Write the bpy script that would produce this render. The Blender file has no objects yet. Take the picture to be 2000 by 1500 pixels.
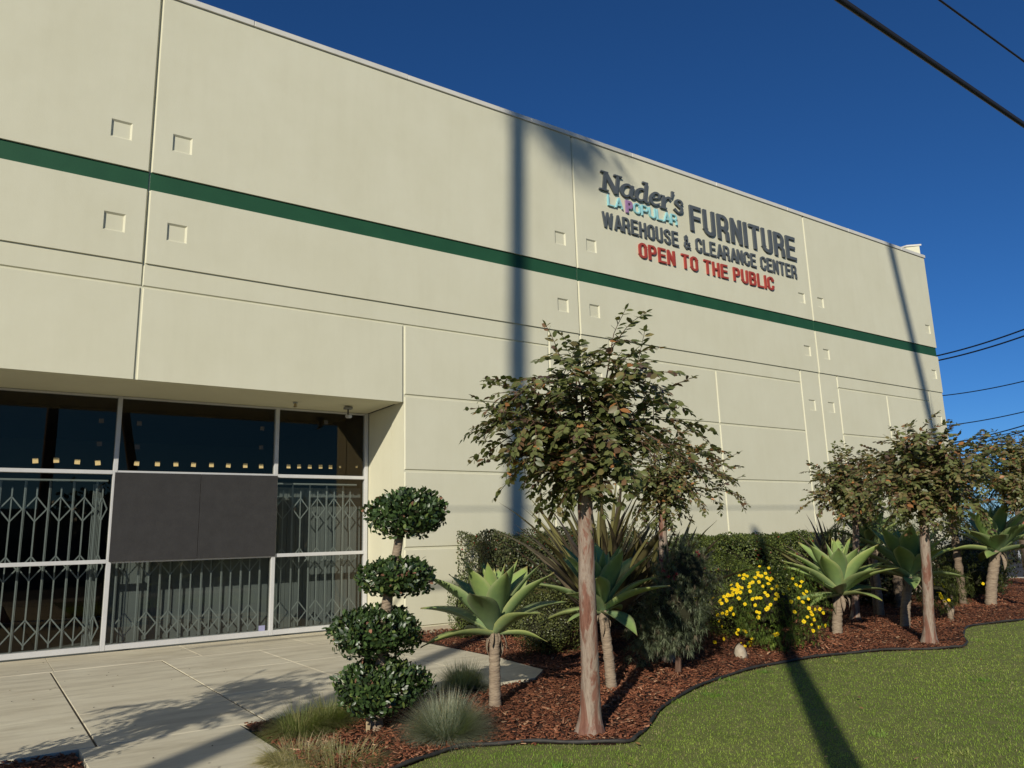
import bpy, bmesh, math, random
import numpy as np
from mathutils import Vector, Matrix

sc = bpy.context.scene
col = sc.collection
rad = math.radians
rng = np.random.default_rng(7)
random.seed(7)

# ---------------------------------------------------------------- camera
CAM = np.array([0.0, -12.5, 1.582])
F_PX, YAW, PITCH, ROLL = 1492.6, rad(34.705), rad(11.435), rad(-1.647)
_f = np.array([math.sin(YAW)*math.cos(PITCH), math.cos(YAW)*math.cos(PITCH), math.sin(PITCH)])
_r = np.array([math.cos(YAW), -math.sin(YAW), 0.0])
_u = np.cross(_r, _f)
_r2 = math.cos(ROLL)*_r + math.sin(ROLL)*_u
_u2 = -math.sin(ROLL)*_r + math.cos(ROLL)*_u
cd = bpy.data.cameras.new("camera")
cd.sensor_width = 36.0
cd.lens = F_PX/2000*36.0
cd.clip_start, cd.clip_end = 0.05, 2000
cam = bpy.data.objects.new("camera", cd)
col.objects.link(cam)
cam.matrix_world = Matrix(((_r2[0], _u2[0], -_f[0], CAM[0]), (_r2[1], _u2[1], -_f[1], CAM[1]),
                           (_r2[2], _u2[2], -_f[2], CAM[2]), (0, 0, 0, 1)))
sc.camera = cam

# ---------------------------------------------------------------- daylight
SUN_EL, SUN_AZ = rad(23.3), rad(230.0)          # azimuth clockwise from +y
w = bpy.data.worlds.new("World")
sc.world = w
w.use_nodes = True
nt = w.node_tree
bg = nt.nodes["Background"]
sky = nt.nodes.new("ShaderNodeTexSky")
sky.sky_type = 'NISHITA'
sky.sun_disc = False
sky.sun_elevation = SUN_EL
sky.sun_rotation = SUN_AZ
sky.altitude = 2000
sky.air_density = 1.0
sky.dust_density = 0.3
sky.ozone_density = 10.0
hsv = nt.nodes.new("ShaderNodeHueSaturation")
hsv.inputs["Saturation"].default_value = 1.05
nt.links.new(sky.outputs[0], hsv.inputs["Color"])
nt.links.new(hsv.outputs[0], bg.inputs[0])
bg.inputs[1].default_value = 0.08
sd = bpy.data.lights.new("sun", 'SUN')
sd.energy = 4.5
sd.angle = rad(0.53)
sd.color = (1.0, 0.93, 0.80)
sun = bpy.data.objects.new("sun", sd)
col.objects.link(sun)
D_SUN = Vector((-math.sin(SUN_AZ)*math.cos(SUN_EL), -math.cos(SUN_AZ)*math.cos(SUN_EL), -math.sin(SUN_EL)))
sun.rotation_euler = D_SUN.to_track_quat('-Z', 'Y').to_euler()
sun.location = (-20, -20, 20)
sc.view_settings.view_transform = 'Standard'
sc.view_settings.look = 'None'
sc.view_settings.exposure = 0.0
sc.view_settings.gamma = 1.0
sc.view_settings.use_curve_mapping = False

# ---------------------------------------------------------------- helpers
def s2l(r, g, b):
    f = lambda c: (c/255/12.92) if c/255 <= 0.04045 else ((c/255+0.055)/1.055)**2.4
    return (f(r), f(g), f(b))

def ray(px, py):
    x, y = (px-1000)/F_PX, -(py-750)/F_PX
    return _f + _r2*x + _u2*y

def on_ground(px, py, z=0.0):
    d = ray(px, py)
    return CAM + d*((z-CAM[2])/d[2])

def on_wall(px, py, y=0.0):
    d = ray(px, py)
    return CAM + d*((y-CAM[1])/d[1])

def at_depth(px, py, depth):                    # depth along the optical axis
    return CAM + ray(px, py)*depth

def nd(m, t, **kw):
    n = m.node_tree.nodes.new(t)
    for k, v in kw.items():
        if k in n.inputs.keys():
            n.inputs[k].default_value = v
        else:
            setattr(n, k, v)
    return n

def new_mat(name):
    m = bpy.data.materials.new(name)
    m.use_nodes = True
    return m, m.node_tree.nodes["Principled BSDF"], m.node_tree.links

def ramp_of(m, stops):
    r = nd(m, "ShaderNodeValToRGB")
    e = r.color_ramp.elements
    while len(e) > len(stops):
        e.remove(e[-1])
    while len(e) < len(stops):
        e.new(0.5)
    for el, (p, c) in zip(e, stops):
        el.position = p
        el.color = (*c, 1)
    return r

def noisy_mat(name, c1, c2, scale=4, rough=0.8, bump=0.0, bscale=80, spec=0.3, stretch=(1, 1, 1), metal=0, detail=6, bdist=0.01,
              lo=0.3, hi=0.7):
    m, p, L = new_mat(name)
    tc = nd(m, "ShaderNodeTexCoord")
    mp = nd(m, "ShaderNodeMapping")
    mp.inputs["Scale"].default_value = stretch
    L.new(tc.outputs["Object"], mp.inputs[0])
    n = nd(m, "ShaderNodeTexNoise", Scale=scale, Detail=detail, Roughness=0.6)
    L.new(mp.outputs[0], n.inputs["Vector"])
    r = ramp_of(m, [(lo, c1), (hi, c2)])
    L.new(n.outputs[0], r.inputs[0])
    L.new(r.outputs[0], p.inputs["Base Color"])
    p.inputs["Roughness"].default_value = rough
    p.inputs["Specular IOR Level"].default_value = spec
    p.inputs["Metallic"].default_value = metal
    if bump:
        n2 = nd(m, "ShaderNodeTexNoise", Scale=bscale, Detail=4)
        L.new(mp.outputs[0], n2.inputs["Vector"])
        b = nd(m, "ShaderNodeBump", Strength=bump, Distance=bdist)
        L.new(n2.outputs[0], b.inputs["Height"])
        L.new(b.outputs[0], p.inputs["Normal"])
    return m

def leaf_mat(name, rough=0.45, trans=0.35, spec=0.4, tint=(1.0, 1.15, 0.45)):
    """foliage: colour from the 'Col' point attribute, a little light passing through"""
    m, p, L = new_mat(name)
    a = nd(m, "ShaderNodeAttribute", attribute_name="Col")
    L.new(a.outputs["Color"], p.inputs["Base Color"])
    p.inputs["Roughness"].default_value = rough
    p.inputs["Specular IOR Level"].default_value = spec
    tr = nd(m, "ShaderNodeBsdfTranslucent")
    mx = nd(m, "ShaderNodeMix", data_type='RGBA', blend_type='MULTIPLY')
    mx.inputs[0].default_value = 1
    L.new(a.outputs["Color"], mx.inputs[6])
    mx.inputs[7].default_value = (*[c*1.3 for c in tint], 1)
    L.new(mx.outputs[2], tr.inputs[0])
    ms = nd(m, "ShaderNodeMixShader")
    ms.inputs[0].default_value = trans
    L.new(p.outputs[0], ms.inputs[1])
    L.new(tr.outputs[0], ms.inputs[2])
    L.new(ms.outputs[0], m.node_tree.nodes["Material Output"].inputs[0])
    return m

def attr_mat(name, rough=0.8, spec=0.2):
    m, p, L = new_mat(name)
    a = nd(m, "ShaderNodeAttribute", attribute_name="Col")
    L.new(a.outputs["Color"], p.inputs["Base Color"])
    p.inputs["Roughness"].default_value = rough
    p.inputs["Specular IOR Level"].default_value = spec
    return m

def plain(name, c, rough=0.5, metal=0.0, spec=0.5):
    return noisy_mat(name, tuple(x*0.93 for x in c), tuple(min(1, x*1.05) for x in c), scale=3, rough=rough, metal=metal, spec=spec)

def link(o, parent=None):
    col.objects.link(o)
    if parent is not None:
        o.parent = parent
    return o

def tag(o, label=None, cat=None, group=None, kind=None):
    if label: o["label"] = label
    if cat: o["category"] = cat
    if group: o["group"] = group
    if kind: o["kind"] = kind
    return o

def thing(name, label, cat, loc=(0, 0, 0), group=None, kind=None):
    o = bpy.data.objects.new(name, None)
    o.location = loc
    o.empty_display_size = 0.2
    link(o)
    return tag(o, label, cat, group, kind)

def np_mesh(name, V, faces_list, cols=None, smooth=False):
    """faces_list: list of int arrays (n,k) of one k each"""
    me = bpy.data.meshes.new(name)
    V = np.asarray(V, np.float32)
    me.vertices.add(len(V))
    me.vertices.foreach_set("co", V.ravel())
    tot, starts, idx, base = [], [], [], 0
    for F in faces_list:
        F = np.asarray(F, np.int32)
        if len(F) == 0:
            continue
        n, k = F.shape
        idx.append(F.ravel())
        starts.append(base + np.arange(n)*k)
        tot.append(np.full(n, k))
        base += n*k
    idx = np.concatenate(idx); starts = np.concatenate(starts); tot = np.concatenate(tot)
    me.loops.add(len(idx))
    me.loops.foreach_set("vertex_index", idx.astype(np.int32))
    me.polygons.add(len(starts))
    me.polygons.foreach_set("loop_start", starts.astype(np.int32))
    me.polygons.foreach_set("loop_total", tot.astype(np.int32))
    if smooth:
        me.polygons.foreach_set("use_smooth", np.ones(len(starts), bool))
    me.update(calc_edges=True)
    me.validate()
    if cols is not None:
        a = me.color_attributes.new("Col", 'FLOAT_COLOR', 'POINT')
        c = np.ones((len(V), 4), np.float32)
        c[:, :3] = cols
        a.data.foreach_set("color", c.ravel())
    return me

class MB:
    """collects boxes, tubes and polygons of one mesh"""
    def __init__(s): s.v, s.f, s.c = [], [], []
    def add(s, vs, fs, c=(1, 1, 1)):
        b = len(s.v)
        s.v += [tuple(x) for x in vs]
        s.f += [tuple(b+i for i in f) for f in fs]
        s.c += [c]*len(vs)
        return s
    def box(s, x0, x1, y0, y1, z0, z1, bev=0.0, c=(1, 1, 1)):
        bm = bmesh.new()
        bmesh.ops.create_cube(bm, size=1)
        for v in bm.verts:
            v.co = Vector((x0+(v.co.x+.5)*(x1-x0), y0+(v.co.y+.5)*(y1-y0), z0+(v.co.z+.5)*(z1-z0)))
        if bev:
            bmesh.ops.bevel(bm, geom=bm.edges[:], offset=bev, segments=1, affect='EDGES')
        bm.verts.index_update()
        s.add([v.co[:] for v in bm.verts], [[v.index for v in f.verts] for f in bm.faces], c)
        bm.free()
        return s
    def tube(s, pts, radii, n=8, c=(1, 1, 1), cap=True, wob=0.0, seed=0):
        pts = [np.array(p, float) for p in pts]
        r_ = np.random.default_rng(seed)
        vs, fs = [], []
        up = np.array([0.3, 0.9, 0.1])
        for i, p in enumerate(pts):
            t = pts[min(i+1, len(pts)-1)] - pts[max(i-1, 0)]
            t /= np.linalg.norm(t)+1e-9
            a = np.cross(t, up); a /= np.linalg.norm(a)+1e-9
            b = np.cross(t, a)
            for k in range(n):
                th = 2*math.pi*k/n
                rr = radii[i]*(1+wob*r_.normal())
                vs.append(p+(a*math.cos(th)+b*math.sin(th))*rr)
        for i in range(len(pts)-1):
            for k in range(n):
                fs.append((i*n+k, (i+1)*n+k, (i+1)*n+(k+1) % n, i*n+(k+1) % n))
        if cap:
            fs.append(tuple(range(n)))
            fs.append(tuple((len(pts)-1)*n+k for k in reversed(range(n))))
        return s.add(vs, fs, c)
    def build(s, name, m, parent=None, smooth=False, off=None, recalc=False):
        me = bpy.data.meshes.new(name)
        V = np.array(s.v, float)
        if off is not None:
            V = V-np.array(off)
        me.from_pydata(V.tolist(), [], s.f)
        me.update()
        if recalc:
            bm = bmesh.new(); bm.from_mesh(me)
            bmesh.ops.recalc_face_normals(bm, faces=bm.faces[:])
            bm.to_mesh(me); bm.free()
        a = me.color_attributes.new("Col", 'FLOAT_COLOR', 'POINT')
        c = np.ones((len(V), 4), np.float32); c[:, :3] = np.array(s.c)
        a.data.foreach_set("color", c.ravel())
        if smooth:
            me.polygons.foreach_set("use_smooth", np.ones(len(me.polygons), bool))
        me.materials.append(m)
        return link(bpy.data.objects.new(name, me), parent)

def unit(a):
    return a/(np.linalg.norm(a, axis=-1, keepdims=True)+1e-9)

def frames(D, U):
    X = unit(D)
    Y = unit(np.cross(U, X))
    Z = np.cross(X, Y)
    return X, Y, Z

OVAL = (np.array([[0, 0, 0], [.28, .42, .07], [.28, 0, 0], [.28, -.42, .07], [.65, .44, .05], [.65, 0, -.03], [.65, -.44, .05], [1, 0, -.10]]),
        [np.array([[0, 2, 1], [0, 3, 2], [4, 5, 7], [5, 6, 7]]), np.array([[1, 2, 5, 4], [2, 3, 6, 5]])])
SMALL = (np.array([[0, 0, 0], [.5, .5, .05], [.5, -.5, .05], [1, 0, -.05]]), [np.array([[0, 2, 3, 1]])])
CHIP = (np.array([[-.5, -.5, 0], [.5, -.4, .1], [.5, .4, 0], [-.5, .5, .1], [-.45, -.45, .5], [.42, -.35, .6], [.4, .35, .5], [-.4, .4, .6]]),
        [np.array([[0, 1, 5, 4], [1, 2, 6, 5], [2, 3, 7, 6], [3, 0, 4, 7], [4, 5, 6, 7]])])

def scatter(tmpl, P, D, U, Lg, Wd, C, Th=None):
    """copies of a template as arrays: verts, faces, colours"""
    T, FL = tmpl
    X, Y, Z = frames(np.asarray(D, float), np.asarray(U, float))
    Th = Wd if Th is None else Th
    V = (P[:, None, :] + X[:, None, :]*(T[None, :, 0:1]*Lg[:, None, None])
         + Y[:, None, :]*(T[None, :, 1:2]*Wd[:, None, None]) + Z[:, None, :]*(T[None, :, 2:3]*Th[:, None, None]))
    n, k = len(P), len(T)
    faces = [(f[None]+(np.arange(n)*k)[:, None, None]).reshape(-1, f.shape[1]) for f in FL]
    return V.reshape(-1, 3), faces, np.repeat(C, k, axis=0)

def blades(P, D, Lg, Wd, bend, C, segs=3, tipc=None, side=None):
    """ribbons that start at P along D and droop by bend (in units of length)"""
    n = len(P)
    D = unit(np.asarray(D, float))
    S = np.cross(D, np.array([0, 0, 1.0])) if side is None else side
    S = unit(S+1e-6)
    V, Cc = [], []
    for i in range(segs+1):
        t = i/segs
        p = P + D*(Lg*t)[:, None] + np.array([0, 0, -1.0])*(Lg*bend*t*t)[:, None]
        wdt = Wd*(1-t)**0.7 if i < segs else Wd*0.02
        if i == 0: wdt = Wd*0.7
        V.append(p - S*(wdt/2)[:, None]); V.append(p + S*(wdt/2)[:, None])
        cc = C if tipc is None else C*(1-t)+tipc*t
        Cc.append(cc); Cc.append(cc)
    k = 2*(segs+1)
    V = np.stack(V, 1).reshape(-1, 3)
    Cc = np.stack(Cc, 1).reshape(-1, 3)
    q = np.array([[2*i, 2*i+1, 2*i+3, 2*i+2] for i in range(segs)])
    F = (q[None]+(np.arange(n)*k)[:, None, None]).reshape(-1, 4)
    return V, [F], Cc

def join(parts):
    Vs, Fs, Cs, b = [], [], [], 0
    for V, fl, C in parts:
        Vs.append(V); Cs.append(C)
        Fs += [f+b for f in fl]
        b += len(V)
    return np.concatenate(Vs), Fs, np.concatenate(Cs)

def mesh_obj(name, vfc, m, parent=None, smooth=False, off=None):
    V, fl, C = vfc
    if off is not None:
        V = V-np.asarray(off)
    me = np_mesh(name, V, fl, C, smooth)
    me.materials.append(m)
    return link(bpy.data.objects.new(name, me), parent)

def in_poly(x, y, poly):
    c = np.zeros(len(x), bool)
    j = len(poly)-1
    for i in range(len(poly)):
        xi, yi = poly[i]; xj, yj = poly[j]
        k = ((yi > y) != (yj > y)) & (x < (xj-xi)*(y-yi)/(yj-yi+1e-12)+xi)
        c ^= k
        j = i
    return c

def flat_poly(name, poly, z, m, kind='structure', parent=None):
    bm = bmesh.new()
    f = bm.faces.new([bm.verts.new((x, y, z)) for x, y in poly])
    bmesh.ops.triangulate(bm, faces=[f])
    bmesh.ops.recalc_face_normals(bm, faces=bm.faces[:])
    if sum(f.normal.z for f in bm.faces) < 0:
        bmesh.ops.reverse_faces(bm, faces=bm.faces[:])
    me = bpy.data.meshes.new(name); bm.to_mesh(me); bm.free()
    me.materials.append(m)
    o = link(bpy.data.objects.new(name, me), parent)
    if kind: o["kind"] = kind
    return o

def smooth_curve(pts, n=12):
    pts = [np.array(p, float) for p in pts]
    out = []
    for i in range(len(pts)-1):
        p0, p1, p2, p3 = pts[max(i-1, 0)], pts[i], pts[i+1], pts[min(i+2, len(pts)-1)]
        for k in range(n):
            t = k/n
            out.append(0.5*((2*p1)+(-p0+p2)*t+(2*p0-5*p1+4*p2-p3)*t*t+(-p0+3*p1-3*p2+p3)*t**3))
    out.append(pts[-1])
    return out

def varied(base, n, amt=0.15, r=None):
    r = r or rng
    return np.clip(np.asarray(base)[None]*(1+r.normal(0, amt, (n, 1)))*(1+r.normal(0, amt*.35, (n, 3))), 0.003, 0.95)

# ---------------------------------------------------------------- materials
def wall_mat():
    m, p, L = new_mat("painted_concrete")
    tc = nd(m, "ShaderNodeTexCoord")
    n1 = nd(m, "ShaderNodeTexNoise", Scale=0.7, Detail=5, Roughness=0.65)
    mp = nd(m, "ShaderNodeMapping"); mp.inputs["Scale"].default_value = (1.6, 1.6, 0.22)
    L.new(tc.outputs["Object"], n1.inputs["Vector"]); L.new(tc.outputs["Object"], mp.inputs[0])
    n2 = nd(m, "ShaderNodeTexNoise", Scale=2.2, Detail=6, Roughness=0.7)
    L.new(mp.outputs[0], n2.inputs["Vector"])
    r1 = ramp_of(m, [(0.3, (.590, .570, .414)), (0.7, (.632, .614, .458))])
    L.new(n1.outputs[0], r1.inputs[0])
    r2 = ramp_of(m, [(0.30, (.972, .97, .964)), (0.55, (1, 1, 1))])
    L.new(n2.outputs[0], r2.inputs[0])
    mx = nd(m, "ShaderNodeMix", data_type='RGBA', blend_type='MULTIPLY'); mx.inputs[0].default_value = 1
    L.new(r1.outputs[0], mx.inputs[6]); L.new(r2.outputs[0], mx.inputs[7])
    L.new(mx.outputs[2], p.inputs["Base Color"])
    p.inputs["Roughness"].default_value = 0.75
    p.inputs["Specular IOR Level"].default_value = 0.25
    n3 = nd(m, "ShaderNodeTexNoise", Scale=55, Detail=3)
    n4 = nd(m, "ShaderNodeTexNoise", Scale=2.5, Detail=2)
    L.new(tc.outputs["Object"], n3.inputs["Vector"]); L.new(tc.outputs["Object"], n4.inputs["Vector"])
    b1 = nd(m, "ShaderNodeBump", Strength=0.25, Distance=0.004)
    b2 = nd(m, "ShaderNodeBump", Strength=0.10, Distance=0.02)
    L.new(n3.outputs[0], b1.inputs["Height"]); L.new(n4.outputs[0], b2.inputs["Height"])
    L.new(b2.outputs[0], b1.inputs["Normal"]); L.new(b1.outputs[0], p.inputs["Normal"])
    return m

M = {}
M['wall'] = wall_mat()
M['green'] = noisy_mat("green_paint", s2l(30, 72, 48), s2l(36, 82, 54), scale=1.5, rough=0.6, bump=0.15, bscale=40)
M['cap'] = plain("cap_metal", (.62, .60, .52), rough=0.5)
M['foundation'] = noisy_mat("foundation_concrete", (.42, .36, .25), (.52, .46, .33), scale=6, rough=0.9, bump=0.3)
M['alu'] = plain("window_aluminium", (.52, .52, .51), rough=0.4)
M['grille'] = plain("grille_steel", (.34, .36, .35), rough=0.5)
M['dark_gap'] = plain("dark_backing", (.03, .03, .03), rough=0.9)
M['interior'] = noisy_mat("interior_grey", (.19, .205, .20), (.24, .255, .25), scale=1, rough=0.9)
M['interior_dark'] = plain("interior_dark", (.07, .07, .068), rough=0.9)
M['board'] = noisy_mat("charcoal_board", (.028, .027, .027), (.036, .035, .035), scale=5, rough=0.75, bump=0.5, bscale=28, bdist=0.006)
M['tape'] = noisy_mat("tape", (.55, .40, .16), (.68, .54, .27), scale=60, rough=0.7)
M['dark_tape'] = plain("old_tape", (.07, .065, .06), rough=0.7)
M['sticker'] = plain("sticker", (.30, .30, .45), rough=0.4)

def glass_mat():
    m, p, L = new_mat("tinted_glass")
    t = nd(m, "ShaderNodeBsdfTransparent"); t.inputs[0].default_value = (.60, .64, .62, 1)
    g = nd(m, "ShaderNodeBsdfGlossy"); g.inputs["Roughness"].default_value = 0.004
    g.inputs[0].default_value = (1.0, .80, .54, 1)
    fr = nd(m, "ShaderNodeFresnel", IOR=1.5)
    ge = nd(m, "ShaderNodeNewGeometry")                 # the same pane seen from inside
    mr = nd(m, "ShaderNodeMapRange")
    L.new(ge.outputs["Backfacing"], mr.inputs[0])
    mr.inputs[3].default_value = 1.5; mr.inputs[4].default_value = 1/1.5
    L.new(mr.outputs[0], fr.inputs["IOR"])
    ms = nd(m, "ShaderNodeMixShader")
    L.new(fr.outputs[0], ms.inputs[0]); L.new(t.outputs[0], ms.inputs[1]); L.new(g.outputs[0], ms.inputs[2])
    L.new(ms.outputs[0], m.node_tree.nodes["Material Output"].inputs[0])
    return m
M['glass'] = glass_mat()

def path_mat():
    m, p, L = new_mat("path_concrete")
    tc = nd(m, "ShaderNodeTexCoord")
    n1 = nd(m, "ShaderNodeTexNoise", Scale=1.1, Detail=7, Roughness=0.65)
    mp = nd(m, "ShaderNodeMapping"); mp.inputs["Scale"].default_value = (.5, 2.2, 1)
    n2 = nd(m, "ShaderNodeTexNoise", Scale=2.0, Detail=7, Roughness=0.7)
    n3 = nd(m, "ShaderNodeTexNoise", Scale=140, Detail=2)
    v = nd(m, "ShaderNodeTexVoronoi", Scale=3.2)
    for n in (n1, n3, v): L.new(tc.outputs["Object"], n.inputs["Vector"])
    L.new(tc.outputs["Object"], mp.inputs[0]); L.new(mp.outputs[0], n2.inputs["Vector"])
    r1 = ramp_of(m, [(0.3, (.57, .515, .375)), (0.7, (.66, .61, .455))])
    L.new(n1.outputs[0], r1.inputs[0])
    r2 = ramp_of(m, [(0.28, (.70, .68, .65)), (0.56, (1, 1, 1))])
    L.new(n2.outputs[0], r2.inputs[0])
    r3 = ramp_of(m, [(0.025, (.25, .22, .2)), (0.05, (1, 1, 1))])      # small dark specks
    L.new(v.outputs["Distance"], r3.inputs[0])
    mx = nd(m, "ShaderNodeMix", data_type='RGBA', blend_type='MULTIPLY'); mx.inputs[0].default_value = 1
    my = nd(m, "ShaderNodeMix", data_type='RGBA', blend_type='MULTIPLY'); my.inputs[0].default_value = 1
    L.new(r1.outputs[0], mx.inputs[6]); L.new(r2.outputs[0], mx.inputs[7])
    L.new(mx.outputs[2], my.inputs[6]); L.new(r3.outputs[0], my.inputs[7])
    L.new(my.outputs[2], p.inputs["Base Color"])
    p.inputs["Roughness"].default_value = 0.85
    b = nd(m, "ShaderNodeBump", Strength=0.3, Distance=0.003)
    L.new(n3.outputs[0], b.inputs["Height"]); L.new(b.outputs[0], p.inputs["Normal"])
    return m
M['path'] = path_mat()
M['soil'] = noisy_mat("mulch_soil", (.035, .016, .010), (.085, .036, .020), scale=22, rough=0.95, bump=0.8, bscale=60, bdist=0.02)
M['turf'] = noisy_mat("turf_base", (.12, .15, .03), (.20, .20, .07), scale=5, rough=0.95, bump=0.6, bscale=90, bdist=0.02)
M['asphalt'] = noisy_mat("asphalt", (.045, .045, .045), (.065, .063, .06), scale=8, rough=0.9, bump=0.4, bscale=150)
M['ground'] = noisy_mat("dry_ground", (.09, .08, .05), (.14, .12, .07), scale=0.6, rough=0.95)
M['kerb'] = noisy_mat("kerb_concrete", (.34, .32, .27), (.44, .41, .35), scale=4, rough=0.9)
M['edging'] = noisy_mat("edging_plastic", (.022, .022, .022), (.05, .046, .04), scale=12, rough=0.6, bump=0.3, bscale=30)
M['chips'] = attr_mat("bark_chips", rough=0.85)
M['grass'] = leaf_mat("grass_blades", rough=0.5, trans=0.42, spec=0.3)
M['leaf'] = leaf_mat("tree_leaves", rough=0.42, trans=0.28, spec=0.45)
M['gloss'] = leaf_mat("glossy_leaves", rough=0.38, trans=0.12, spec=0.5)
M['needle'] = leaf_mat("fine_foliage", rough=0.55, trans=0.25, spec=0.3)
M['petal'] = leaf_mat("petals", rough=0.6, trans=0.3, spec=0.2, tint=(1, .9, .3))
M['flax'] = leaf_mat("flax_blades", rough=0.4, trans=0.15, spec=0.4, tint=(1, .9, .4))
M['twig'] = noisy_mat("twig_bark", (.07, .035, .022), (.15, .09, .06), scale=12, rough=0.8, stretch=(1, 1, .3))
M['inner'] = plain("inner_shade", (.030, .030, .017), rough=0.95, spec=.1)  # near-black colour painted as the shade deep inside foliage
M['cable'] = plain("black_cable", (.012, .012, .014), rough=0.6)

def bark_mat():
    m, p, L = new_mat("crape_bark")
    tc = nd(m, "ShaderNodeTexCoord")
    mp = nd(m, "ShaderNodeMapping"); mp.inputs["Scale"].default_value = (7, 7, 1.5)
    n = nd(m, "ShaderNodeTexNoise", Scale=1.7, Detail=8, Roughness=0.62, Distortion=0.6)
    L.new(tc.outputs["Object"], mp.inputs[0]); L.new(mp.outputs[0], n.inputs["Vector"])
    mp2 = nd(m, "ShaderNodeMapping"); mp2.inputs["Scale"].default_value = (60, 60, 3)
    n2 = nd(m, "ShaderNodeTexNoise", Scale=1, Detail=5, Roughness=0.7)
    L.new(tc.outputs["Object"], mp2.inputs[0]); L.new(mp2.outputs[0], n2.inputs["Vector"])
    r = ramp_of(m, [(0.34, (.18, .075, .046)), (0.445, (.225, .115, .078)), (0.475, (.275, .20, .15)), (0.56, (.33, .265, .205)), (0.68, (.255, .18, .135))])
    L.new(n.outputs[0], r.inputs[0])
    r2 = ramp_of(m, [(0.32, (.62, .58, .55)), (0.55, (1, 1, 1))])
    L.new(n2.outputs[0], r2.inputs[0])
    mx = nd(m, "ShaderNodeMix", data_type='RGBA', blend_type='MULTIPLY'); mx.inputs[0].default_value = 1
    L.new(r.outputs[0], mx.inputs[6]); L.new(r2.outputs[0], mx.inputs[7])
    L.new(mx.outputs[2], p.inputs["Base Color"])
    p.inputs["Roughness"].default_value = 0.75
    ad = nd(m, "ShaderNodeMath", operation='MULTIPLY_ADD'); ad.inputs[1].default_value = 0.4
    L.new(n2.outputs[0], ad.inputs[0]); L.new(n.outputs[0], ad.inputs[2])
    b = nd(m, "ShaderNodeBump", Strength=0.7, Distance=0.012)
    L.new(ad.outputs[0], b.inputs["Height"]); L.new(b.outputs[0], p.inputs["Normal"])
    return m
M['bark'] = bark_mat()
M['palm_bark'] = noisy_mat("palm_bark", (.14, .10, .07), (.25, .19, .13), scale=4, rough=0.95, bump=0.9, bscale=14, stretch=(1, 1, 5), bdist=0.03)
M['agave_stem'] = noisy_mat("agave_stem", (.19, .14, .10), (.34, .27, .19), scale=10, rough=0.9, bump=0.8, bscale=16, stretch=(1, 1, 4), bdist=0.02)

def agave_mat():
    m, p, L = new_mat("agave_leaf")
    a = nd(m, "ShaderNodeAttribute", attribute_name="Col")
    n = nd(m, "ShaderNodeTexNoise", Scale=9, Detail=4)
    tc = nd(m, "ShaderNodeTexCoord"); L.new(tc.outputs["Object"], n.inputs["Vector"])
    r = ramp_of(m, [(0.3, (.86, .9, .92)), (0.7, (1.08, 1.05, 1.0))])
    L.new(n.outputs[0], r.inputs[0])
    oi = nd(m, "ShaderNodeObjectInfo")
    r0 = ramp_of(m, [(0, (.82, .86, .95)), (1, (1.1, 1.06, .92))])
    L.new(oi.outputs["Random"], r0.inputs[0])
    mx = nd(m, "ShaderNodeMix", data_type='RGBA', blend_type='MULTIPLY'); mx.inputs[0].default_value = 1
    my = nd(m, "ShaderNodeMix", data_type='RGBA', blend_type='MULTIPLY'); my.inputs[0].default_value = 1
    L.new(a.outputs["Color"], mx.inputs[6]); L.new(r.outputs[0], mx.inputs[7])
    L.new(mx.outputs[2], my.inputs[6]); L.new(r0.outputs[0], my.inputs[7])
    L.new(my.outputs[2], p.inputs["Base Color"])
    p.inputs["Roughness"].default_value = 0.5
    p.inputs["Specular IOR Level"].default_value = 0.35
    return m
M['agave'] = agave_mat()

# ================================================================ GROUND
EDGE_PX = [(790, 1495), (900, 1460), (1050, 1450), (1210, 1450), (1255, 1430), (1310, 1370), (1420, 1320), (1550, 1290),
           (1700, 1272), (1850, 1266), (1888, 1258), (1882, 1240), (1900, 1222), (2000, 1210)]
edge = [on_ground(*p)[:2] for p in EDGE_PX]
edge = [np.array([2.12, -7.32])] + edge + [np.array([17.5, -6.25]), np.array([21.0, -6.0]), np.array([24.0, -6.2])]
edge_s = smooth_curve(edge, 8)
PATH_X1 = 6.02
bed_poly = [tuple(p) for p in edge_s] + [(25.6, -6.2), (25.6, -0.02), (6.22, -0.02), (6.12, -0.9), (PATH_X1, -2.2), (PATH_X1-.06, -3.7), (5.86, -4.6),
            (5.4, -5.02), (4.8, -5.0), (3.2, -4.96), (2.14, -4.97)]
lawn_poly = [tuple(p) for p in edge_s] + [(24.0, -13.2), (2.12, -13.2)]

flat_poly("ground", [(-300, -300), (300, -300), (300, 300), (-300, 300)], -0.25, M['ground'])
flat_poly("street", [(-200, -27.0), (200, -27.0), (200, -15.6), (-200, -15.6)], -0.13, M['asphalt'])
flat_poly("parking_lot", [(26.0, -15.2), (120, -15.2), (120, 90), (26.0, 90)], -0.12, M['asphalt'])
sw = MB()
sw.box(-60, 60, -15.5, -13.25, -0.22, 0.0, 0.01)
tag(sw.build("sidewalk", M['kerb']), kind='structure')
kb = MB(); kb.box(25.62, 25.9, -13.2, -0.05, -0.24, 0.03, 0.02)
tag(kb.build("kerb", M['kerb']), kind='structure')
flat_poly("mulch_bed", bed_poly, -0.012, M['soil'])
flat_poly("lawn", lawn_poly, -0.016, M['turf'])
flat_poly("planter_soil", [(-9, -13.2), (0.80, -13.2), (0.80, -4.97), (-9, -4.97)], -0.028, M['soil'])

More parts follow.
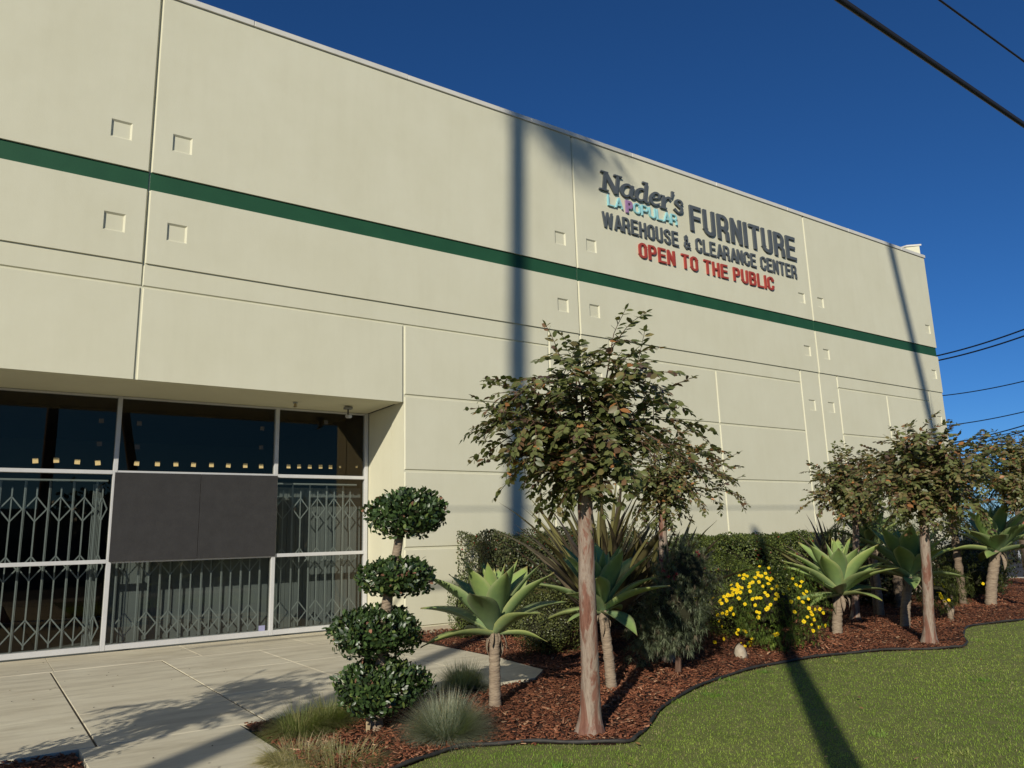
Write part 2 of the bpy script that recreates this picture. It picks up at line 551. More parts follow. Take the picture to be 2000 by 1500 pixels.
# concrete path, slab by slab
path = bpy.data.objects.new("path", None); link(path); path["kind"] = 'structure'
def slab(x0, x1, y0, y1, dz=0.0):
    b = MB(); b.box(x0, x1, y0, y1, -0.2, dz, 0.003)
    return b.build("slab", M['path'], path)
def slab_poly(pts, z0=-0.2, z1=0.0):
    b = MB(); n = len(pts)
    b.add([(x, y, z0) for x, y in pts]+[(x, y, z1) for x, y in pts],
          [tuple(range(n, 2*n)), tuple(reversed(range(n)))]+[(i, (i+1) % n, n+(i+1) % n, n+i) for i in range(n)])
    return b.build("slab", M['path'], path, recalc=True)
xs = [-4.6, -3.2, -1.8, -0.4, 0.96, 2.34, 3.74, 5.12]
ys = [-4.95, -3.44, -1.62, -0.03]
for i in range(len(xs)-1):
    gap = 0.011 if xs[i] > 0 and xs[i] < 3 else 0.005
    gap2 = 0.011 if xs[i+1] > 0 and xs[i+1] < 3 else 0.005
    for j in range(3):
        slab(xs[i]+gap, xs[i+1]-gap2, ys[j]+.0035, ys[j+1]-.0035, random.uniform(-.002, .002))
for a, b_ in ((ys[1], ys[2]), (ys[2], ys[3])):
    slab_poly([(5.125, a+.0035), (6.0, a+.0035), (6.03 if a > -2 else 6.0, b_-.0035), (5.125, b_-.0035)])
slab_poly([(5.125, -4.95), (5.45, -4.93), (5.85, -4.55), (5.97, -3.45), (5.125, -3.4465)])
jf = noisy_mat('joint_filler', (.05, .042, .03), (.10, .085, .06), 30, .95)
for xx in (0.96, 2.34):
    b = MB(); b.box(xx-.0095, xx+.0095, -4.94, -.04, -.19, -.010); b.build('joint_filler', jf, path)
for i in range(5):                                     # apron along the shop front
    x0 = [-2.7, -0.4, 1.0, 2.9, 4.6][i]; x1 = [-0.4, 1.0, 2.9, 4.6, 6.2][i]
    slab(x0+.003, x1-.003, -0.025, 1.62, 0.003)
y = -4.958
for L_ in (1.55, 1.55, 1.55, 1.6, 1.9):
    slab(0.83, 2.10, y-L_+.004, y-.004); y -= L_

# ================================================================ WAREHOUSE
H_ROOF, SOF, DEP = 10.67, 4.10, 1.62
J = [-7.02, 1.742, 10.504, 19.237, 26.095]
wh = thing("warehouse", "long cream concrete tilt-up warehouse with green stripe and recessed glass shop front", "building")

def panel(x0, x1, z0, z1, y, squares=(), g=0.032, ch=0.026, dep=0.040, mat=None, name="wall_panel", el=True, er=True, eb=True, et=True):
    """front plate with sloped edges and square dimples sunk into it"""
    m = MB()
    a0 = x0+(g if el else 0); a1 = x1-(g if er else 0); b0 = z0+(g if eb else 0); b1 = z1-(g if et else 0)
    hs = 0.150; hi = 0.122; hd = 0.030
    sq = [(cx, cz) for cx, cz in squares if a0 < cx-hs and cx+hs < a1 and b0 < cz-hs and cz+hs < b1]
    X = sorted(set([a0, a1]+[c+s for c, _ in sq for s in (-hs, hs)]))
    Z = sorted(set([b0, b1]+[c+s for _, c in sq for s in (-hs, hs)]))
    def isq(xa, za):
        return any(abs(xa-cx) < hs and abs(za-cz) < hs for cx, cz in sq)
    vid = {}
    vs, fs = [], []
    def V(x, yy, z):
        k = (round(x, 5), round(yy, 5), round(z, 5))
        if k not in vid:
            vid[k] = len(vs); vs.append((x, yy, z))
        return vid[k]
    for i in range(len(X)-1):
        for j in range(len(Z)-1):
            if isq((X[i]+X[i+1])/2, (Z[j]+Z[j+1])/2):
                continue
            fs.append((V(X[i], y, Z[j]), V(X[i+1], y, Z[j]), V(X[i+1], y, Z[j+1]), V(X[i], y, Z[j+1])))
    for cx, cz in sq:
        o = [(cx-hs, cz-hs), (cx+hs, cz-hs), (cx+hs, cz+hs), (cx-hs, cz+hs)]
        n = [(cx-hi, cz-hi), (cx+hi, cz-hi), (cx+hi, cz+hi), (cx-hi, cz+hi)]
        for k in range(4):
            p, q = k, (k+1) % 4
            fs.append((V(o[p][0], y, o[p][1]), V(o[q][0], y, o[q][1]), V(n[q][0], y+hd, n[q][1]), V(n[p][0], y+hd, n[p][1])))
        fs.append(tuple(V(x, y+hd, z) for x, z in n))
    e0, e1 = a0-(ch if el else 0), a1+(ch if er else 0)
    f0, f1 = b0-(ch if eb else 0), b1+(ch if et else 0)
    yb = y+dep
    ring = []
    for zz, side in ((b0, 0),):
        ring = [(x, b0) for x in X] + [(a1, z) for z in Z[1:]] + [(x, b1) for x in reversed(X[:-1])] + [(a0, z) for z in reversed(Z[1:-1])]
    def outp(x, z):
        return (e0 if x == a0 else e1 if x == a1 else x, f0 if z == b0 else f1 if z == b1 else z)
    for k in range(len(ring)):
        p, q = ring[k], ring[(k+1) % len(ring)]
        po, qo = outp(*p), outp(*q)
        fs.append((V(p[0], y, p[1]), V(po[0], yb, po[1]), V(qo[0], yb, qo[1]), V(q[0], y, q[1])))
    m.add(vs, fs)
    return m.build(name, mat or M['wall'], wh, recalc=True)

UP, LO = -0.030, 0.0
Z_ST, Z_SB, Z_STEP, Z_G2, Z_G3, Z_G4, Z_G5 = 7.482, 7.169, 5.948, 5.575, 4.225, 2.84, 1.461
SQZ = [8.08, 6.53, 4.98]
for b in range(4):
    x0, x1 = J[b], J[b+1]
    last = b == 3
    fr = x1-0.40 if last else x1-0.45
    sqx = [x0+0.45, fr]
    panel(x0, x1, Z_ST, H_ROOF, UP, [(s, SQZ[0]) for s in sqx], er=not last, eb=False, et=False, dep=0.052)
    panel(x0, x1, Z_STEP, Z_SB, UP, [(s, SQZ[1]) for s in sqx], er=not last, eb=False, et=False, dep=0.052)
    st = MB(); st.box(x0+.012, x1-.012, 0.002, 0.05, Z_SB-.004, Z_ST+.004, 0.003)
    st.build("green_stripe", M['green'], wh)
    fl = x0 if b == 1 else x0+0.87
    frr = x1-0.87
    if b == 0:
        panel(x0, x1, Z_G2, Z_STEP, LO, et=False, g=.02)
        panel(x0, x1, SOF, Z_G2, LO, eb=False)
        continue
    if b == 1:
        panel(x0, frr, Z_G2, Z_STEP, LO, et=False, g=.02)
        panel(x0, 6.23, SOF, Z_G2, LO, eb=False)
        cols_ = [6.23, frr]
    else:
        mid = 22.65 if last else (fl+frr)/2
        panel(x0, fl, 0.1, Z_STEP, LO, [(x0+.45, SQZ[2])], et=False)
        panel(fl, frr, Z_G2, Z_STEP, LO, et=False)
        cols_ = [fl, mid, frr]
    zs = [0.1, Z_G5, Z_G4, Z_G3, Z_G2]
    for c in range(len(cols_)-1):
        for r in range(4):
            panel(cols_[c], cols_[c+1], zs[r], zs[r+1], LO)
    panel(frr, x1, 0.1, Z_STEP, LO, [(fr, SQZ[2])], et=False, er=not last)
bw = MB()                                                # shell behind the panels
YB = 0.024
bw.box(6.235, 26.09, YB, 0.30, -0.2, H_ROOF-.02)
bw.box(-12, 6.233, YB, 0.30, SOF+.012, H_ROOF-.02)
bw.box(-12, -2.75, YB, 0.30, -0.2, SOF+.01)
bw.build("wall", M['wall'], wh)
b2 = MB(); b2.box(25.80, 26.093, 0.31, 34, -0.2, H_ROOF-.02); b2.build("side_wall", M['wall'], wh)
b3 = MB(); b3.box(-12, 25.79, 0.31, 34, H_ROOF-.6, H_ROOF-.4); b3.build("roof", M['kerb'], wh)
fd = MB(); fd.box(6.24, 26.10, -0.018, 0.02, -0.2, 0.098, 0.004); fd.build("foundation", M['foundation'], wh)
# recess: soffit, side returns, inner side
so = MB(); so.box(-2.74, 6.20, 0.306, 1.69, SOF+.014, SOF+.2); so.box(-2.74, 6.228, 0.022, 0.304, SOF+.002, SOF+.009)
so.build("soffit", M['wall'], wh)
rv = MB()
rv.box(6.236, 6.40, 0.302, 0.52, -0.2, SOF+.012); rv.box(6.242, 6.40, 0.54, 1.60, -0.2, SOF+.012); rv.box(6.262, 6.40, 0.518, 0.542, -0.2, SOF+.012)
rv.build("return_wall", M['wall'], wh)
rl = MB(); rl.box(-2.95, -2.752, 0.302, 1.6, -0.2, SOF+.012); rl.build("return_wall", M['wall'], wh)
# cap flashing in lengths
cx = -12.0
while cx < 26.1:
    c1 = min(cx+3.05, 26.14)
    cp = MB(); dz = random.uniform(0, .010)
    cp.box(cx+.004, c1-.004, -0.062-random.uniform(0, .004), 0.33, H_ROOF+.004, H_ROOF+.105+dz, 0.006)
    cp.build("cap_flashing", M['cap'], wh)
    cx = c1
# raised parapet of the side wall seen at the far corner
_d = ray(1800, 475); _t = (26.06-CAM[0])/_d[0]; Z_RP = float((CAM+_d*_t)[2])
_d = ray(1780, 476); _t = (Z_RP-CAM[2])/_d[2]; _c = CAM+_d*_t
def par_block(name, z0, z1, e, m):
    q = [(26.085+e, .06-e*2), (26.085+e, 6), (_c[0]-e, 6), (_c[0]-e, max(.36, _c[1])-e)]
    b = MB(); b.add([(x, y, z0) for x, y in q]+[(x, y, z1) for x, y in q], [(3, 2, 1, 0), (4, 5, 6, 7), (0, 1, 5, 4), (1, 2, 6, 5), (2, 3, 7, 6), (3, 0, 4, 7)])
    return b.build(name, m, wh, recalc=True)
print("raised parapet", Z_RP, _c)
par_block("raised_parapet", H_ROOF+.12, Z_RP-.06, 0, M['wall'])
par_block("parapet_cap", Z_RP-.055, Z_RP, .03, M['cap'])

# ---- shop front
YG = DEP
MX = [-0.89, 1.762, 4.41, 6.19]
ZB0, ZB1, ZB2, ZB3 = 0.03, 1.405, 2.835, 4.11
def frame_piece(name, x0, x1, z0, z1, d=0.06):
    b = MB(); b.box(x0, x1, YG-d, YG+.05, z0, z1, 0.004)
    return b.build(name, M['alu'], wh)
for x in MX:
    frame_piece("mullion", x-.034, x+.034, ZB0, ZB3)
frame_piece("mullion", -2.75, -2.66, ZB0, ZB3)
bays = [(-2.66, -0.924), (-0.856, 1.728), (1.796, 4.376), (4.444, 6.156)]
for x0, x1 in bays:
    frame_piece("sill", x0+.001, x1-.001, ZB0+.001, ZB0+.085, 0.057)
    frame_piece("head", x0+.001, x1-.001, ZB3-.03, ZB3-.001, 0.057)
    for z in (ZB1, ZB2):
        frame_piece("transom", x0+.001, x1-.001, z-.031, z+.031, 0.057)
panes = {}
for bi, (x0, x1) in enumerate(bays):
    for zi, (z0, z1) in enumerate(((ZB0+.09, ZB1-.033), (ZB1+.033, ZB2-.033), (ZB2+.033, ZB3-.034))):
        b = MB()
        b.add([(x0, YG, z0), (x1, YG, z0), (x1, YG, z1), (x0, YG, z1)], [(0, 1, 2, 3)])
        panes[(bi, zi)] = b.build("window_pane", M['glass'], wh)
def sq_patch(px, py, s, pane, mat, ang=0.0, name="tape_square"):
    p = on_wall(px, py, YG)
    h = s/2
    c, sn = math.cos(ang), math.sin(ang)
    b = MB()
    b.add([(p[0]+(u*c-v*sn)*h, YG-.004, p[2]+(u*sn+v*c)*h) for u, v in ((-1, -1), (1, -1), (1, 1), (-1, 1))]
          + [(p[0]+(u*c-v*sn)*h, YG-.001, p[2]+(u*sn+v*c)*h) for u, v in ((-1, -1), (1, -1), (1, 1), (-1, 1))],
          [(0, 1, 2, 3), (0, 4, 5, 1), (1, 5, 6, 2), (2, 6, 7, 3), (3, 7, 4, 0)])
    return b.build(name, mat, pane)
for x, yy in ((69, 900), (110, 899), (151, 902), (191, 904)):
    sq_patch(x, yy, .078, panes[(1, 2)], M['tape'], random.uniform(-.12, .12))
for x, yy in ((267, 905), (307.5, 906), (343.5, 906.5), (378, 907.5), (413, 908), (446, 909), (479, 909.5), (510, 910.5)):
    sq_patch(x, yy, .076, panes[(2, 2)], M['tape'], random.uniform(-.1, .1))
for x, yy in ((563.5, 911), (584, 911), (605, 911.5), (626, 911.5), (645.5, 912), (664, 912), (696.5, 912)):
    sq_patch(x, yy, .07 if x < 650 else .04, panes[(3, 2)], M['tape'], random.uniform(-.1, .1))
for x, yy, k in ((198, 822, 1), (194, 867, 1), (272, 827, 2), (268, 873, 2), (512, 837, 2), (510, 874, 2), (637, 825, 3)):
    sq_patch(x, yy, .075, panes[(k, 2)], M['dark_tape'], random.uniform(-.1, .1))
sq_patch(511, 1228, .11, panes[(2, 0)], M['sticker'], 0, "sticker")

# folding security grilles behind the glass
YGR = 1.92
def bar(mb, x0, z0, x1, z1, wd, th, y=YGR):
    d = np.array([x1-x0, z1-z0]); L_ = np.linalg.norm(d); d /= L_
    n = np.array([-d[1], d[0]])*wd/2
    P = [(x0+n[0], z0+n[1]), (x0-n[0], z0-n[1]), (x1-n[0], z1-n[1]), (x1+n[0], z1+n[1])]
    mb.add([(a, y-th/2, c) for a, c in P]+[(a, y+th/2, c) for a, c in P],
           [(0, 1, 2, 3), (7, 6, 5, 4), (0, 4, 5, 1), (1, 5, 6, 2), (2, 6, 7, 3), (3, 7, 4, 0)])
SP = 0.335
for bi, (x0, x1) in enumerate(bays):
    if bi == 0: continue
    fr_ = MB()
    fr_.box(x0+.02, x1-.02, YGR-.02, YGR+.02, 0.06, 0.10); fr_.box(x0+.02, x1-.02, YGR-.02, YGR+.02, 2.70, 2.735)
    gr = fr_.build("security_grille", M['grille'], wh)
    start = {1: -0.80, 2: 1.92, 3: 4.50}[bi]
    x = start; k = 0
    ends = x1-.06
    while x < ends:
        b = MB(); b.box(x-.010, x+.010, YGR-.035, YGR-.022, 0.10, 2.70); b.build("grille_bar", M['grille'], gr, recalc=True)
        b = MB(); b.box(x+.017, x+.023, YGR-.030, YGR+.0, 0.10, 2.70); b.build("grille_bar", M['grille'], gr, recalc=True)
        xa, xb = x+.015, min(x+SP-.015, ends+.05)
        xm = (xa+xb)/2
        if xb-xa > .1:
            c = MB()
            for (zt, zb, kind) in ((2.45, 2.06, 't'), (1.52, 1.14, 'm'), (.56, .18, 'b')):
                zm = (zt+zb)/2
                for (ax, az, bx, bz) in ((xa, zm, xm, zt), (xm, zt, xb, zm), (xa, zm, xm, zb), (xm, zb, xb, zm)):
                    bar(c, ax, az, bx, bz, .020, .006, YGR+random.uniform(-.008, -.002))
                bar(c, xm, zb, xm, zt, .018, .006, YGR+.005)
            bar(c, xm, 2.45, xm, 2.60, .022, .006, YGR-.012); bar(c, xm, 1.52, xm, 2.06, .022, .006, YGR-.012)
            bar(c, xm, .56, xm, 1.14, .022, .006, YGR-.012); bar(c, xm, .12, xm, .18, .022, .006, YGR-.012)
            c.build("grille_lattice", M['grille'], gr)
        x += SP; k += 1
if True:
    fm = MB()                                          # folded lattice end of the left grille
    for k in range(7):
        fm.box(1.50+k*.022, 1.512+k*.022, YGR+.02+.008*k, YGR+.05+.008*k, .1, 2.66)
    fm.build("folded_grille", M['grille'], wh)
it = MB(); it.box(-2.9, 8.0, 1.68, 9.5, -0.19, -0.02); it.build("interior_floor", M['interior'], wh)
iw = MB(); iw.box(-2.9, 8.0, 9.3, 9.5, 0, 4.3); iw.box(-3.1, -2.9, 1.7, 9.5, 0, 4.3); iw.box(6.5, 6.7, 1.75, 9.4, 0, 4.3); iw.box(-3.1, 8.0, 1.70, 9.5, 4.305, 4.5); iw.box(6.45, 6.49, 1.60, 1.9, 0, 4.3)
iw.build("interior_wall", M['interior_dark'], wh)
ip = MB()
x = 1.86
while x < 6.30:
    ip.box(x, x+.163, 2.30, 2.34, 0.0, 2.68, .004); x += .168
ip.build("blind_panel", M['interior'], wh)

# ================================================================ SIGN LETTERING
def sign_mat(name, c, rough=0.5):
    return noisy_mat(name, tuple(x*.88 for x in c), tuple(x*1.08 for x in c), scale=2.5, rough=rough)
M['sgrey'] = sign_mat("sign_grey", (.085, .098, .105)); M['sred'] = sign_mat("sign_red", (.36, .055, .04))
M['scyan'] = sign_mat("sign_cyan", (.30, .58, .60)); M['smauve'] = sign_mat("sign_mauve", (.32, .19, .34))

def arc(cx, cy, rx, ry, a0, a1, n=10):
    return [(cx+rx*math.cos(rad(a0+(a1-a0)*k/n)), cy+ry*math.sin(rad(a0+(a1-a0)*k/n))) for k in range(n+1)]
def glyph(ch, w, t):
    """block capital as thick strokes in a cell w wide, 1 high"""
    h = t/2; th = t*.86; hh = th/2; r = min(.30, w/2-h)
    stem = ([(h, 0), (h, 1)], t)
    full = w-h
    if ch == 'I': return [([(h, 0), (h, 1)], t)], t
    if ch == 'F': return [stem, ([(t*.6, 1-hh), (w*.95, 1-hh)], th), ([(t*.6, .53), (w*.86, .53)], th)], w*.93
    if ch == 'E': return [stem, ([(t*.6, 1-hh), (w*.95, 1-hh)], th), ([(t*.6, .52), (w*.88, .52)], th), ([(t*.6, hh), (w*.97, hh)], th)], w*.95
    if ch == 'L': return [stem, ([(t*.6, hh), (w*.92, hh)], th)], w*.9
    if ch == 'H': return [stem, ([(full, 0), (full, 1)], t), ([(t*.6, .52), (w-t*.6, .52)], th)], w
    if ch == 'T': return [([(w/2, 0), (w/2, 1)], t), ([(0, 1-hh), (w, 1-hh)], th)], w
    if ch == 'N': return [stem, ([(full, 0), (full, 1)], t), ([(h*.9, 1-h*.4), (w-h*.9, h*.4)], t*.92)], w
    if ch == 'U': return [([(h, 1), (h, hh+r)]+arc(w/2, hh+r, w/2-h, r, 180, 360)+[(full, 1)], t)], w
    if ch == 'O': return [([(full, .5), (full, 1-hh-r)]+arc(w/2, 1-hh-r, w/2-h, r, 0, 180)+[(h, hh+r)]+arc(w/2, hh+r, w/2-h, r, 180, 360)+[(full, .5)], t)], w
    if ch == 'C': return [([(full, .66), (full, 1-hh-r)]+arc(w/2, 1-hh-r, w/2-h, r, 0, 180)+[(h, hh+r)]+arc(w/2, hh+r, w/2-h, r, 180, 360)+[(full, .35)], t)], w
    if ch == 'S': return [(arc(w/2, .74, w/2-h, .26-hh, -5, 190, 12)+[(w*.30, .56), (w*.70, .44)]+arc(w/2, .27, w/2-h, .27-hh, 10, -185, 12)[0:], t)], w
    bx = w-h-.235*1.0
    if ch in 'PRB':
        b0 = .46 if ch != 'B' else .53
        ry = (1-hh-b0)/2
        bowl = ([(t*.6, 1-hh), (w-h-ry*.8, 1-hh)]+arc(w-h-ry*.8, 1-hh-ry, ry*.8, ry, 90, -90)+[(t*.6, b0)], t*.94)
        if ch == 'P': return [stem, bowl], w
        if ch == 'R': return [stem, bowl, ([(w*.52, b0), (w-h*1.15, .30), (w-h*.9, 0)], t)], w
        ry2 = (b0-hh)/2
        return [stem, bowl, ([(t*.6, b0-.003), (w-h-ry2*.7, b0)]+arc(w-h-ry2*.7, b0-ry2, ry2*.75, ry2, 90, -90)+[(t*.6, hh)], t*.94)], w+.02
    if ch == 'A': return [([(h*.8, 0), (w*.55, 1)], t*.95), ([(w*1.1-h*.8, 0), (w*.55, 1)], t*.95), ([(w*.25, .27), (w*.85, .27)], th*.9)], w*1.1
    if ch == 'W': return [([(h*.7, 1), (w*.36, 0)], t*.9), ([(w*.36, 0), (w*.70, 1)], t*.86), ([(w*.70, 1), (w*1.04, 0)], t*.86), ([(w*1.04, 0), (w*1.4-h*.7, 1)], t*.9)], w*1.4
    if ch == '&': return [([(w*1.02, h*.6), (w*.26, .66), (w*.24, .84), (w*.42, .94), (w*.58, .84), (w*.55, .68), (w*.20, .42), (w*.12, .22), (w*.32, .07), (w*.62, .13), (w*.92, .48)], t*.86)], w*1.05
    return [], w*.55
def sign_line(body, x0, x1, z0, z1, mats, label, w=.50, tk=.165, gap=.11, depth=0.09, y=UP, space=.34):
    t = thing("sign_lettering", label, "sign", ((x0+x1)/2, y, (z0+z1)/2), "lettering on the warehouse wall")
    adv = 0.0; lay = []
    for ch in body:
        if ch == ' ':
            adv += space; continue
        g, wd = glyph(ch, w, tk)
        lay.append((g, adv)); adv += wd+(gap*.35 if ch in 'A' else gap)
    adv -= gap
    H = z1-z0; kx = (x1-x0)/(adv*H)
    for k, (g, ax) in enumerate(lay):
        m = MB()
        big = isinstance(mats, list) and mats[k] is M['smauve']
        if big: g = glyph('P', w*1.02, tk*1.9)[0]
        for si, (pts, wd) in enumerate(g):
            n0 = len(pts)
            Lf, Rt = [], []
            P = [np.array(p, float) for p in pts]
            for i, p in enumerate(P):
                a = P[i]-P[i-1] if i else P[1]-P[0]
                b = P[i+1]-P[i] if i < n0-1 else P[-1]-P[-2]
                a = a/(np.linalg.norm(a)+1e-9); b = b/(np.linalg.norm(b)+1e-9)
                tt = a+b; tt /= np.linalg.norm(tt)+1e-9
                nn = np.array([-tt[1], tt[0]])*wd/2/max(.6, float(tt@a))
                Lf.append(p+nn); Rt.append(p-nn)
            n = n0; yf = y-.012-depth-.0012*si; yb = y-.006+.0005*si
            zb = .05 if big else 0
            f = lambda p, yy: (x0+(ax+p[0])*kx*H, yy, z0-zb+min(1, max(0, p[1]))*(H+zb))
            vs = [f(p, yf) for p in Lf]+[f(p, yf) for p in Rt]+[f(p, yb) for p in Lf]+[f(p, yb) for p in Rt]
            fs = []
            for i in range(n-1):
                fs += [(i, n+i, n+i+1, i+1), (2*n+i, i, i+1, 2*n+i+1), (n+i, 3*n+i, 3*n+i+1, n+i+1), (2*n+i+1, 3*n+i+1, 3*n+i, 2*n+i)]
            fs += [(0, 2*n, 3*n, n), (n-1, 2*n-1, 4*n-1, 3*n-1)]
            m.add(vs, fs)
        mt = mats[k] if isinstance(mats, list) else mats
        m.build("letter", mt, t, off=t.location, recalc=True)
    return t
sign_line("FURNITURE", 14.30, 18.66, 9.16, 9.86, M['sgrey'], "largest dark grey capital letters FURNITURE high on the cream wall", depth=.045, tk=.142)
sign_line("WAREHOUSE & CLEARANCE CENTER", 11.31, 18.61, 8.62, 9.0, M['sgrey'], "narrow grey capital letters reading WAREHOUSE & CLEARANCE CENTER in one long row", w=.50, depth=.035, tk=.13, gap=.13)
sign_line("OPEN TO THE PUBLIC", 12.42, 17.51, 8.08, 8.46, M['sred'], "red capital letters reading OPEN TO THE PUBLIC under the grey row", w=.52, depth=.035, tk=.138, gap=.13)
lp = [M['scyan'], M['scyan'], M['smauve']] + [M['scyan']]*6
sign_line("LA POPULAR", 11.50, 13.81, 9.19, 9.46, lp, "small pale blue letters with one mauve P under the italic name", w=.66, tk=.115, gap=.12, depth=.04, space=.25)

# italic slab-serif name, each letter from thick strokes
def ribbon(pts, wd, n=10):
    P = smooth_curve(pts, n) if len(pts) > 2 else [np.array(p, float) for p in pts]
    W = np.interp(np.linspace(0, 1, len(P)), np.linspace(0, 1, len(wd)), wd) if hasattr(wd, '__len__') else np.full(len(P), wd)
    Lf, Rt = [], []
    for i, p in enumerate(P):
        t = P[min(i+1, len(P)-1)]-P[max(i-1, 0)]; t = t/(np.linalg.norm(t)+1e-9)
        nn = np.array([-t[1], t[0]])*W[i]/2
        Lf.append(p+nn); Rt.append(p-nn)
    return Lf, Rt
def letter_mesh(strokes, ox, oz, sc_, y, depth, shear=0.16):
    m = MB()
    for si, (pts, wd) in enumerate(strokes):
        Lf, Rt = ribbon(pts, wd)
        n = len(Lf)
        yf = y-0.012-depth-0.0012*si
        tr = lambda p, yy: (ox+(p[0]+shear*p[1])*sc_, yy, oz+p[1]*sc_)
        vs = [tr(p, yf) for p in Lf]+[tr(p, yf) for p in Rt]+[tr(p, y-.012+.0005*si) for p in Lf]+[tr(p, y-.012+.0005*si) for p in Rt]
        fs = []
        for i in range(n-1):
            fs += [(i, n+i, n+i+1, i+1), (2*n+i, i, i+1, 2*n+i+1), (n+i, 3*n+i, 3*n+i+1, n+i+1), (2*n+i+1, 3*n+i+1, 3*n+i, 2*n+i)]
        fs += [(0, 2*n, 3*n, n), (n-1, 2*n-1, 4*n-1, 3*n-1)]
        m.add(vs, fs)
    return m
NAME = [
    ('N', 0.0, [([(.16, .02), (.16, .98)], .13), ([(.14, .97), (.66, .02)], .20), ([(.66, .02), (.66, .98)], .12), ([(-.02, .045), (.34, .045)], .09), ([(-.02, .955), (.26, .955)], .09), ([(.50, .955), (.82, .955)], .09)]),
    ('a', .86, [([(.42, .52), (.28, .63), (.10, .50), (.06, .24), (.16, .06), (.30, .09), (.42, .26)], [.12, .15, .18, .19, .17, .13, .10]), ([(.46, .64), (.42, .30), (.42, .13), (.50, .05), (.60, .12)], [.16, .19, .18, .15, .07])]),
    ('d', 1.46, [([(.44, .52), (.28, .63), (.10, .50), (.06, .24), (.16, .06), (.32, .09), (.44, .26)], [.12, .15, .18, .19, .17, .13, .10]), ([(.46, 1.0), (.44, .45), (.44, .14), (.50, .05), (.62, .10)], [.17, .19, .19, .15, .08]), ([(.28, .97), (.50, .97)], .10)]),
    ('e', 2.10, [([(.10, .30), (.34, .37), (.44, .48), (.34, .60), (.18, .55), (.07, .33), (.10, .12), (.26, .04), (.48, .16)], [.09, .09, .13, .13, .15, .19, .19, .15, .07])]),
    ('r', 2.62, [([(.16, .58), (.16, .02)], .19), ([(.16, .30), (.26, .52), (.38, .60), (.48, .54)], [.08, .13, .15, .21]), ([(.0, .60), (.20, .60)], .09), ([(.02, .045), (.32, .045)], .09)]),
    ("'", 3.10, [([(.06, 1.0), (.02, .66)], [.19, .06])]),
    ('s', 3.22, [([(.42, .46), (.34, .60), (.16, .60), (.10, .46), (.22, .36), (.38, .26), (.38, .10), (.22, .03), (.04, .16)], [.13, .11, .13, .17, .19, .19, .16, .12, .16])]),
]
nt_ = thing("sign_lettering", "dark grey bold italic name with serifs, uppermost left on the cream wall", "sign", (12.68, UP, 9.8), "lettering on the warehouse wall")
FIT = {'N': (11.25, 11.99, 9.52, 10.04), 'a': (11.91, 12.42, 9.53, 9.90), 'd': (12.39, 12.88, 9.53, 10.09), 'e': (12.87, 13.27, 9.535, 9.92),
       'r': (13.24, 13.66, 9.53, 9.90), "'": (13.66, 13.78, 9.88, 10.08), 's': (13.71, 14.08, 9.52, 9.91)}
for ch, ox, st in NAME:
    xa, xb, za, zb = FIT[ch]
    st = [(p_, [q_*(.66 if ch in 'ade' else .72) for q_ in w_] if isinstance(w_, list) else w_*.84) for p_, w_ in st]
    m = letter_mesh(st, 0, 0, 1.0, UP, 0.045, shear=.10)
    V = np.array(m.v); lo, hi = V.min(0), V.max(0)
    V[:, 0] = xa+(V[:, 0]-lo[0])/(hi[0]-lo[0])*(xb-xa); V[:, 2] = za+(V[:, 2]-lo[2])/(hi[2]-lo[2])*(zb-za)
    m.v = [tuple(v) for v in V]
    m.build("letter", M['sgrey'], nt_, off=nt_.location, recalc=True)

# ================================================================ SMALL FITTINGS
bd = thing("cover_board", "dark charcoal boards covering the middle shop window", "board", (1.757, 1.54, 1.40))
for x0, x1 in ((1.757, 3.095), (3.101, 4.43)):
    b = MB()
    nx, nz = 14, 14
    b.box(x0, x1, 1.525, 1.552, 1.398, 2.832, 0.003)
    b.build("board_sheet", M['board'], bd, off=bd.location)
sp_ = thing("fire_sprinkler", "small brass fire sprinkler head hanging under the soffit", "sprinkler", (4.508, 0.9, 4.10))
b = MB(); b.tube([(0, 0, 0), (0, 0, -.012)], [.045, .04], 12); b.build("collar", M['grille'], sp_, smooth=False)
b = MB(); b.tube([(0, 0, -.012), (0, 0, -.06)], [.018, .016], 8); b.tube([(0, 0, -.07), (0, 0, -.076)], [.034, .034], 12)
b.tube([(-.018, 0, -.03), (-.024, 0, -.055), (0, 0, -.072)], [.005]*3, 5); b.tube([(.018, 0, -.03), (.024, 0, -.055), (0, 0, -.072)], [.005]*3, 5)
b.build("nozzle", plain("brass", (.45, .35, .18), .35, .9), sp_)
cm = thing("security_camera", "small grey security camera on a stem under the soffit", "camera", (5.518, 0.9, 4.10))
b = MB(); b.box(-.07, .07, -.06, .06, -.05, -.002, .005); b.build("junction_box", plain("box_grey", (.22, .22, .21), .6), cm)
b = MB(); b.tube([(0, 0, -.05), (0, 0, -.15)], [.014, .014], 8); b.tube([(0, 0, -.15), (.0, -.05, -.17)], [.016, .02], 8); b.build("stem", M['cable'], cm)
b = MB(); b.tube([(0.0, .05, -.175), (0, -.11, -.20)], [.035, .035], 12); b.tube([(0, -.09, -.165), (0, -.13, -.170)], [.02, .008], 6)
b.build("camera_body", plain("camera_white", (.55, .55, .53), .4), cm)

# ================================================================ EDGING, MULCH, LAWN
ed = MB()
ept = smooth_curve(edge, 10)
ed.tube([(p[0], p[1], 0.010+0.006*math.sin(i*.7)) for i, p in enumerate(ept)], [.015+.002*math.sin(i*1.3) for i in range(len(ept))], 8)
tag(ed.build("lawn_edging", M['edging'], smooth=True), "black plastic edging strip curving between lawn and red mulch", "garden edging")

